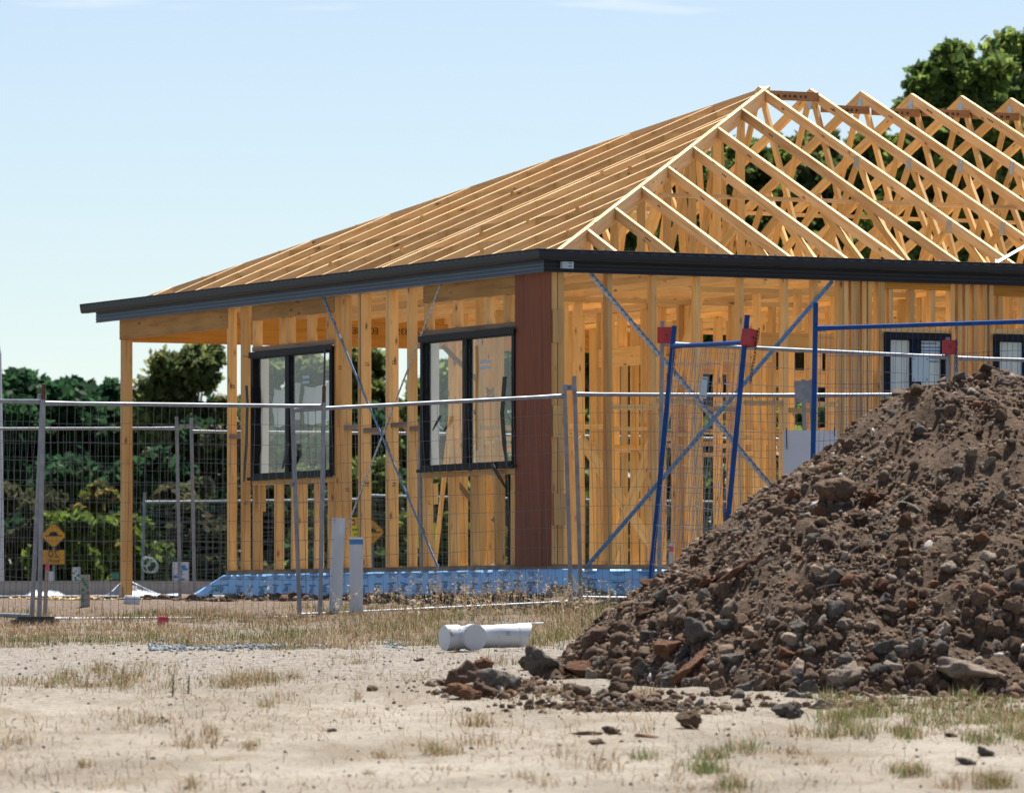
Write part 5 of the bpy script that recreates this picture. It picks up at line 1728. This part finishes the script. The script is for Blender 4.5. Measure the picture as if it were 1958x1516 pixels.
o = scatter_rocks("gravel", X, Y, S, None, (0, 0, 0), np.array([(0.26, 0.29, 0.31)]) * rng.uniform(0.6, 1.4, (n, 1)), gz, 0.15); tag(o, kind="stuff")
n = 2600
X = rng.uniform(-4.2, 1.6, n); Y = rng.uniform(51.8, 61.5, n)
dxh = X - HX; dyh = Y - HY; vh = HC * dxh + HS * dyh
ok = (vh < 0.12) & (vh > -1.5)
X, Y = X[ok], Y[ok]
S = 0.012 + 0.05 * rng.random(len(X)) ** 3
o = scatter_rocks("bank_shade_crumbs", X, Y, S, None, (0, 0, 0), soil_tints(len(X), 0.8), gz, 0.3, PROTO1); tag(o, kind="stuff")  # soil clods added and tinted darker for the shade along the bank
# wood chips by the porch
n = 2200
X = rng.uniform((30 - CX) / FPX * 60, (235 - CX) / FPX * 60, n); Y = rng.uniform(59.0, 64.5, n)
S = 0.012 + 0.02 * rng.random(n)
o = scatter_rocks("wood_chips", X, Y, S, None, (0, 0, 0), np.array([(0.50, 0.36, 0.17)]) * rng.uniform(0.6, 1.3, (n, 1)), gz, 0.2); tag(o, kind="stuff")

#@@PLANTS
# ------------------------------------------------------------------ grass
def blades(name, X, Y, Hh, Wd, tints, bend=0.5, parent=None, base=(0, 0, 0), heads=None, zf=gz, kind="stuff"):
    n = len(X); Zs = zf(X, Y) - 0.01
    a = rng.uniform(0, 2 * math.pi, n); bd = rng.normal(0, bend, n); ba = rng.uniform(0, 2 * math.pi, n)
    wx, wy = np.cos(a) * Wd / 2, np.sin(a) * Wd / 2
    bx, by = np.cos(ba) * bd, np.sin(ba) * bd
    V = np.zeros((n, 5, 3))
    for j, (t, wf) in enumerate(((0, 1), (0.55, 0.8))):
        cx = X + bx * Hh * t * t; cy = Y + by * Hh * t * t; cz = Zs + Hh * t * (1 - 0.25 * np.minimum(1, np.abs(bd)) * t)
        V[:, 2 * j] = np.stack([cx - wx * wf, cy - wy * wf, cz], -1); V[:, 2 * j + 1] = np.stack([cx + wx * wf, cy + wy * wf, cz], -1)
    tipx = X + bx * Hh; tipy = Y + by * Hh; tipz = Zs + Hh * (1 - 0.25 * np.minimum(1, np.abs(bd)))
    V[:, 4] = np.stack([tipx, tipy, tipz], -1)
    o5 = (np.arange(n) * 5)[:, None]
    F_ = np.concatenate([o5 + np.array([[0, 1, 3]]), o5 + np.array([[0, 3, 2]]), o5 + np.array([[2, 3, 4]])], 0)
    T_ = np.concatenate([tints] * 3, 0)
    V = V.reshape(-1, 3) - np.array(base)
    if heads is not None:                        # seed heads on the tall stalks
        idx = np.where(heads)[0]; vs = [V]; fs = [F_]; ts = [T_]; b0 = len(V)
        for k in range(9):
            t = 0.62 + 0.38 * k / 8
            c = np.stack([X + bx * Hh * t * t, Y + by * Hh * t * t, Zs + Hh * t * (1 - 0.25 * np.minimum(1, np.abs(bd)) * t)], -1)[idx] - np.array(base)
            d = rng.normal(0, 1, (len(idx), 3)) * np.array([0.014, 0.014, 0.012]); e_ = rng.normal(0, 0.004, (len(idx), 3)); 
            vs.append(np.stack([c, c + d + e_, c + d - e_], 1).reshape(-1, 3)); fs.append((np.arange(len(idx) * 3) + b0).reshape(-1, 3)); ts.append(tints[idx] * 1.05); b0 += 3 * len(idx)
        V = np.concatenate(vs); F_ = np.concatenate(fs); T_ = np.concatenate(ts)
    me = np_mesh(name, V, F_, tint=T_)
    o = link_mesh(name, me, parent, "blade")
    if kind: o["kind"] = kind
    return o


DRY = np.array([(0.34, 0.24, 0.125), (0.42, 0.32, 0.19), (0.24, 0.145, 0.07), (0.56, 0.47, 0.33), (0.18, 0.10, 0.05), (0.30, 0.19, 0.09)])
GRN = np.array([(0.08, 0.13, 0.025), (0.11, 0.17, 0.04), (0.15, 0.20, 0.06), (0.06, 0.10, 0.03)])
def pick(pal, n): return pal[rng.integers(0, len(pal), n)] * rng.uniform(0.75, 1.25, (n, 1))


n = 90000
Y = rng.uniform(43.2, 52.6, n); PX = rng.uniform(-80, 1330, n); X = (PX - CX) / FPX * Y
den = np.clip(0.62 + 2.0 * fbm(X * 1.4, Y * 0.8, 61, 3) + np.interp(PX, [0, 500, 800, 1200], [-0.12, 0.1, 0.3, 0.35]) - np.interp(Y, [43.2, 44.6, 50.0, 52.6], [0.9, 0.0, 0.15, 0.6]), 0, 1)
ok = (rng.random(n) < den) & (mound(X, Y) <= 0)
X, Y, PX = X[ok], Y[ok], PX[ok]; n = len(X)
green = rng.random(n) < np.clip(0.10 + 0.8 * fbm(X * 1.1, Y * 0.7, 71, 3) + np.interp(PX, [0, 600, 900, 1200], [0, 0.05, 0.28, 0.25]), 0, 0.85)
hgt = (0.025 + 0.085 * rng.random(n) ** 1.6) * np.interp(PX, [0, 500, 900], [0.8, 0.95, 1.2])
blades("dry_grass", X[~green], Y[~green], hgt[~green], np.full((~green).sum(), 0.0045), pick(DRY, (~green).sum()), 0.95)
blades("green_grass", X[green], Y[green], hgt[green] * 1.15, np.full(green.sum(), 0.005), pick(GRN, green.sum()), 0.4)
# tall seed stalks
n = 420
Y = rng.uniform(48.5, 53.0, n); PX = np.where(rng.random(n) < 0.75, rng.normal(960, 130, n), rng.uniform(380, 1230, n)); X = (PX - CX) / FPX * Y
dxh = X - HX; dyh = Y - HY; vh = HC * dxh + HS * dyh; uh = -HS * dxh + HC * dyh
ok = (vh < 0.1) | (uh < 0.1)
X, Y, PX = X[ok], Y[ok], PX[ok]; n = len(X)
blades("seed_grass", X, Y, rng.uniform(0.14, 0.36, n) * np.interp(PX, [400, 800, 1000, 1200], [0.6, 1.1, 1.1, 1.0]), np.full(n, 0.004), pick(DRY[[0, 1, 3]], n), 0.32, heads=rng.random(n) < 0.8)
# foreground tufts
cxs, cys, hs, ws, gs = [], [], [], [], []
def tuft(px, py, spread, count, h, g, lean=1):
    p = on_ground(px, py)
    sx = spread / FPX * p.y
    cxs.append(p.x + rng.normal(0, sx * 0.5, count)); cys.append(p.y + rng.normal(0, max(0.12, sx * 0.9), count))
    hs.append(rng.uniform(0.4, 1.0, count) * h); ws.append(np.full(count, 0.004)); gs.append(rng.random(count) < g)
for _ in range(58):
    px = random.uniform(0, 1958); py = random.uniform(1265, 1512)
    if mound((px - CX) / FPX * 36, 36) > 0.1 and py < 1340: continue
    tuft(px, py, random.uniform(10, 45), random.randint(15, 70), random.uniform(0.05, 0.13), 0.15 * random.random())
for _ in range(36):
    tuft(random.uniform(0, 560), random.uniform(1285, 1318), random.uniform(20, 60), random.randint(30, 80), random.uniform(0.06, 0.15), 0.22)
for _ in range(46):
    tuft(random.uniform(1560, 1980), random.uniform(1335, 1420), random.uniform(20, 60), random.randint(60, 150), random.uniform(0.06, 0.15), 0.45)
for px, py, c, g in ((910, 1388, 110, 0.05), (840, 1440, 160, 0.25), (1360, 1450, 160, 0.6), (1350, 1478, 200, 0.7), (1225, 1452, 70, 0.7), (1420, 1432, 120, 0.5), (680, 1270, 90, 0.1), (960, 1270, 80, 0.1), (1740, 1480, 200, 0.4), (1900, 1500, 300, 0.3), (1880, 1420, 120, 0.7), (1400, 1505, 200, 0.35), (360, 1425, 80, 0.05)):
    tuft(px, py, 40, c, 0.11, g)
X, Y, Hh, Wd, G_ = map(np.concatenate, (cxs, cys, hs, ws, gs))
blades("dry_grass", X[~G_], Y[~G_], Hh[~G_], Wd[~G_], pick(DRY, (~G_).sum()), 0.95)
blades("green_grass", X[G_], Y[G_], Hh[G_] * 0.9, Wd[G_] * 1.2, pick(GRN * 1.25, G_.sum()), 0.75)


n = 26000
Y = rng.uniform(25.5, 47, n); X = (rng.uniform(-60, 2010, n) - CX) / FPX * Y
ok = (mound(X, Y) <= 0) & (rng.random(n) < np.clip(0.45 + 1.3 * fbm(X * 1.2, Y * 0.5, 81, 3), 0.03, 1))
X, Y = X[ok], Y[ok]
blades("straw_litter", X, Y, 0.02 + 0.07 * rng.random(len(X)) ** 2, np.full(len(X), 0.004), pick(DRY * 0.9, len(X)), 1.6)


def weed(label, px, py, h, n, col):
    p = on_ground(px, py)
    e = empty("weed", p, 0, label, "weed", "green weeds on the sand")
    H_ = h / FPX * p.y
    q = MB(); q.tube([(0, 0, -0.02), (0.005, 0, H_)], [0.005, 0.003], 5); q.build("stem", "trunk", e)
    V = []; F_ = []
    for k in range(n):
        z = H_ * (0.05 + 0.95 * k / n); a = k * 2.4; l = H_ * random.uniform(0.16, 0.30) * (1.15 - k / n * 0.6)
        d = Vector((math.cos(a), math.sin(a), 0.5)).normalized(); s_ = Vector((-math.sin(a), math.cos(a), 0)) * l * 0.22
        b0 = len(V); o_ = Vector((0, 0, z))
        V += [o_, o_ + d * l * 0.5 + s_, o_ + d * l, o_ + d * l * 0.5 - s_]; F_.append((b0, b0 + 1, b0 + 2, b0 + 3))
    me = np_mesh("leaves", [tuple(v_) for v_ in V], F_, tint=np.array(col)[None] * rng.uniform(0.8, 1.3, (len(F_), 1)))
    link_mesh("leaves", me, e, "leaf")


weed("narrow dark green weed, left of a pair on the sand", 330, 1330, 42, 22, (0.05, 0.075, 0.025))
weed("bushier green weed, right of a pair on the sand", 360, 1326, 36, 26, (0.07, 0.12, 0.03))
weed("tall thin green weed in the grass left of the heap", 1112, 1205, 40, 16, (0.04, 0.07, 0.025))

# ------------------------------------------------------------------ trees and bushes
def leaf_cloud(lobes, n, size, cols, flat=0.0, shell=0.55, up=0.15, dark_in=None):
    """leaf-sized faces through the volume of several lobes"""
    L = np.array(lobes, float)                   # cx cy cz rx ry rz
    vol = L[:, 3] * L[:, 5]; w = vol / vol.sum()
    k = rng.choice(len(L), n, p=w)
    d = rng.normal(size=(n, 3)); d /= np.linalg.norm(d, axis=1)[:, None]
    r = shell * 0.9 + (1.06 - shell * 0.9) * rng.random(n) ** 0.7
    # sprays: bunch the leaves in clumps
    cl = rng.normal(size=(len(L) * 70, 3)); cl /= np.linalg.norm(cl, axis=1)[:, None]
    ci = k * 70 + rng.integers(0, 70, n)
    d = d * 0.36 + cl[ci]; d /= np.linalg.norm(d, axis=1)[:, None]
    rad_ = (0.62 + 0.72 * rng.random(len(L) * 70) ** 1.5)[ci]
    P = L[k, :3] + d * L[k, 3:6] * (r * rad_)[:, None]
    nrm = rng.normal(size=(n, 3)) + d * 0.4 + np.array([0, 0, up]); nrm /= np.linalg.norm(nrm, axis=1)[:, None]
    t = np.cross(nrm, rng.normal(size=(n, 3))); t /= np.linalg.norm(t, axis=1)[:, None]
    b = np.cross(nrm, t)
    s = size * 0.85 * rng.uniform(0.6, 1.4, n)
    a_, c_ = t * s[:, None], b * (s * 0.6)[:, None]
    V = np.stack([P - a_, P + c_, P + a_, P - c_], 1).reshape(-1, 3)
    F_ = np.arange(n * 4).reshape(-1, 4)
    cols = np.array(cols)
    clc = rng.integers(0, len(cols), len(L) * 70)[ci]
    T_ = cols[clc] * rng.uniform(0.75, 1.3, (n, 1))
    return V, F_, T_


def tree(name, label, cat, px, Y, ytop, halfw, ybase_crown, n, size, cols, lobes=7, group=None, trunk=True, shape="round", shell=0.5, seed=0, density=1.0):
    """one tree: trunk with limbs and a crown of leaf clumps"""
    r2 = random.Random(seed + int(px))
    base = W(px, 1100, Y); base.z = float(np.interp(Y, GY, GZ))
    top = (YH - ytop) / FPX * Y - base.z
    hw_ = halfw / FPX * Y
    lowz = (YH - ybase_crown) / FPX * Y - base.z
    e = empty(name, base, 0, label, cat, group)
    L = []
    for i in range(lobes):
        t = (i + 0.5) / lobes
        z = lowz + (top - lowz) * t
        if shape == "round": wr = math.sin(math.pi * (0.12 + 0.80 * t)) ** 0.7
        elif shape == "peak": wr = min(1.0, 1.0 * (1 - t) ** 0.5 + 0.02)
        elif shape == "umbrella": wr = 0.55 + 0.45 * math.sin(math.pi * (0.2 + 0.6 * t))
        else: wr = 1.0
        m_ = (11 if wr > 0.7 else 8 if wr > 0.45 else 5 if wr > 0.25 else 2) if shape == "peak" else 5 if wr > 0.55 else 3
        for j in range(m_):
            a = r2.uniform(0, 6.28); rr = hw_ * wr * (r2.uniform(0.1, 1) ** 0.5) * 0.85
            s = hw_ * (r2.uniform(0.13, 0.26) if shape == "peak" else r2.uniform(0.22, 0.42)) * (0.7 + 0.3 * wr)
            zz = min(z + r2.uniform(-0.08, 0.08) * (top - lowz), top - s * 0.6)
            L.append((rr * math.cos(a), rr * math.sin(a) * 0.8, zz, s, s, s * r2.uniform(0.6, 0.9)))
    s = hw_ * (0.12 if shape == "peak" else 0.26); L.append((r2.uniform(-.2, .2) * hw_, 0, top - s * 0.75, s, s, s * 0.9))
    V, F_, T_ = leaf_cloud(L, int(n * 2.3), size, cols, shell=shell)
    link_mesh("crown", np_mesh("crown", V, F_, tint=T_), e, "leaf")
    if trunk:
        q = MB(); tr_ = max(0.10, top * 0.022)
        q.tube([(0, 0, -0.3), (0.1, 0, top * 0.25), (-0.05, 0.05, top * 0.5), (0.05, 0, top * 0.85)], [tr_ * 1.3, tr_, tr_ * 0.75, tr_ * 0.25], 8)
        for (x, y, z, *_r) in L[::2]:
            q.tube([(0.02, 0, max(top * 0.15, z * 0.55)), (x * 0.5, y * 0.5, z * 0.8), (x, y, z)], [tr_ * 0.5, tr_ * 0.3, tr_ * 0.1], 6)
        q.build("trunk", "trunk", e)
    return e


PINE = [(0.027, 0.075, 0.033), (0.038, 0.098, 0.042), (0.045, 0.112, 0.045), (0.022, 0.06, 0.03)]
GUM = [(0.101, 0.141, 0.053), (0.157, 0.194, 0.062), (0.202, 0.215, 0.073), (0.079, 0.107, 0.041), (0.224, 0.249, 0.103)]
DENSE = [(0.111, 0.175, 0.047), (0.174, 0.248, 0.059), (0.252, 0.32, 0.08), (0.079, 0.131, 0.043)]
LIME = [(0.103, 0.161, 0.023), (0.138, 0.196, 0.034), (0.081, 0.127, 0.023), (0.172, 0.218, 0.057)]
OLIVE = [(0.072, 0.084, 0.036), (0.096, 0.102, 0.048), (0.054, 0.06, 0.03), (0.132, 0.108, 0.06)]
g_pine = "dark pines on the left"
tree("pine_tree", "dark green pine with the highest crown at the far left", "tree", 55, 160, 716, 130, 1000, 14000, 0.16, PINE, 6, g_pine, shape="umbrella", seed=1)
tree("pine_tree", "dark green pine just right of the leftmost fence post", "tree", 150, 165, 738, 120, 1010, 13000, 0.16, PINE, 6, g_pine, shape="umbrella", seed=2)
tree("pine_tree", "lower dark green pine behind the porch post", "tree", 238, 162, 778, 100, 1010, 11000, 0.16, PINE, 5, g_pine, shape="umbrella", seed=3)
tree("pine_tree", "dark green pine cut off by the left edge", "tree", -60, 158, 740, 140, 1010, 12000, 0.16, PINE, 6, g_pine, shape="umbrella", seed=4)
g_gum = "open crowned gum trees behind the house"
tree("gum_tree", "tall open gum tree framed by the porch opening", "tree", 370, 148, 660, 112, 1010, 9500, 0.13, GUM, 8, g_gum, shell=0.35, seed=5)
tree("gum_tree", "gum tree seen through the first window", "tree", 545, 150, 672, 105, 1010, 8500, 0.13, GUM, 8, g_gum, shell=0.4, seed=6)
tree("gum_tree", "gum tree seen between the studs left of the second window", "tree", 705, 152, 662, 100, 1010, 8500, 0.13, GUM, 8, g_gum, shell=0.4, seed=7)
tree("gum_tree", "gum tree seen through the second window", "tree", 870, 150, 690, 105, 1010, 8500, 0.13, DENSE, 8, g_gum, shell=0.4, seed=8)
g_right = "dense trees behind the right side of the roof"
tree("evergreen_tree", "tall bushy evergreen with its crown above the right trusses", "tree", 1838, 150, 82, 215, 540, 40000, 0.15, DENSE, 12, g_right, shape="peak", seed=9)
tree("evergreen_tree", "tallest evergreen cut off by the right edge", "tree", 1948, 156, 68, 235, 540, 40000, 0.15, DENSE, 12, g_right, shape="peak", seed=10)
tree("evergreen_tree", "broad dark evergreen seen through the far right trusses", "tree", 1740, 162, 320, 240, 600, 22000, 0.15, DENSE, 9, g_right, shape="peak", seed=11)
tree("evergreen_tree", "evergreen with its tip showing under the ridge binders", "tree", 1672, 159, 262, 190, 600, 20000, 0.145, DENSE, 9, g_right, shape="peak", seed=12)
tree("evergreen_tree", "loose evergreen showing behind the first common trusses", "tree", 1560, 163, 250, 190, 600, 18000, 0.14, GUM, 9, g_right, shape="peak", seed=13, shell=0.35)
tree("evergreen_tree", "evergreen behind the middle of the near hip", "tree", 1420, 158, 262, 190, 600, 18000, 0.145, DENSE, 9, g_right, shape="peak", seed=14)
tree("evergreen_tree", "evergreen behind the lower part of the near hip", "tree", 1300, 155, 285, 200, 820, 18000, 0.145, DENSE, 9, g_right, shape="peak", seed=15)
tree("evergreen_tree", "evergreen low behind the roof corner", "tree", 1170, 150, 400, 180, 700, 10000, 0.145, DENSE, 8, g_right, shape="peak", seed=16)
tree("evergreen_tree", "evergreen behind the red brown board, hidden low", "tree", 1030, 152, 560, 170, 760, 7000, 0.145, DENSE, 8, g_right, shape="peak", seed=17)
g_bush = "bushes along the back of the site"
def bush(label, px, Y, ytop, hw_, n, cols, size=0.13, seed=0):
    tree("bush", label, "bush", px, Y, ytop, hw_, 1135, n, size, cols, 3, g_bush, False, "flat", 0.3, seed)
bush("dark bush at the left edge behind the street pole", 20, 138, 930, 85, 4200, OLIVE, seed=21)
bush("lime green bush behind the speed hump sign", 130, 132, 985, 75, 4200, LIME, seed=22)
bush("bush with yellow flowers left of the porch post", 190, 136, 925, 55, 3200, [(0.12, 0.14, 0.03), (0.16, 0.15, 0.05), (0.30, 0.22, 0.08), (0.07, 0.10, 0.02)], seed=23)
bush("lime green bush right behind the porch post", 255, 130, 990, 65, 3600, LIME, seed=24)
bush("dark olive bush behind the far mesh", 345, 134, 930, 80, 4200, OLIVE, seed=25)
bush("flowering bush at the left end of the wall", 420, 140, 760, 55, 3600, [(0.07, 0.10, 0.025), (0.10, 0.13, 0.04), (0.4, 0.36, 0.3), (0.05, 0.08, 0.02)], seed=26)
bush("dark olive bush below the first window", 505, 136, 900, 85, 4200, OLIVE, seed=27)
bush("dark bush behind the pipes", 615, 134, 890, 80, 4200, DENSE, seed=28)
bush("green bush right of the shorter pipe", 720, 134, 880, 80, 4200, LIME, seed=29)
bush("green bush below the second window", 830, 132, 900, 80, 4200, LIME, seed=30)
bush("lime green bush left of the red brown board", 920, 134, 860, 80, 4200, LIME, seed=31)
bush("dark bush hidden behind the red brown board", 1030, 136, 820, 90, 3600, DENSE, seed=32)
bush("dark bush behind the inner studs near the corner", 1140, 136, 800, 90, 3600, DENSE, seed=33)
bush("dark bush behind the leaning blue panel", 1270, 138, 780, 100, 3600, DENSE, seed=34)
bush("dark bush behind the middle of the right wall", 1420, 138, 760, 110, 3600, DENSE, seed=35)
bush("dark bush behind the right windows", 1600, 138, 740, 130, 3600, DENSE, seed=36)
bush("dark bush at the far right behind the house", 1800, 138, 720, 150, 3600, DENSE, seed=37)
bush("dark shrub filling the gap under the pines", 90, 150, 880, 110, 5000, PINE, seed=38)
bush("dark shrub under the gum tree in the porch opening", 300, 145, 860, 110, 5000, PINE, seed=39)
bush("dark shrub seen low through the first window", 470, 146, 800, 110, 5000, PINE, seed=40)
bush("dark shrub seen low between the windows", 660, 146, 780, 110, 5000, PINE, seed=41)
bush("dark shrub seen low through the second window", 850, 146, 780, 110, 5000, PINE, seed=42)

# far-off woodland that closes the view behind the single trees
L = []
for i in range(230):
    x = -92 + i * 0.80 + random.uniform(-0.3, 0.3); Yw = 180 + random.uniform(-5, 5) - 0.004 * x * x
    t = float(np.interp(x, [-92, -16, -8, -2, 3, 16, 92], [700, 770, 800, 760, 640, 480, 560])) + 60 * math.sin(x * 0.9) * math.sin(x * 0.37)
    if -18 < x <= -9.5: t = max(t, 815)
    elif -9.5 < x < 4: t = max(t, 745)
    zt_ = (YH - t) / FPX * Yw
    for z in np.arange(1.2, zt_, 1.5):
        L.append((x + random.uniform(-.4, .4), Yw + random.uniform(-1.5, 1.5), z, 1.1, 1.3, 1.1))
V, F_, T_ = leaf_cloud(L, 170000, 0.28, PINE + DENSE, shell=0.3)
tag(link_mesh("background_woodland", np_mesh("background_woodland", V, F_, tint=T_), None, "leaf"), kind="stuff")
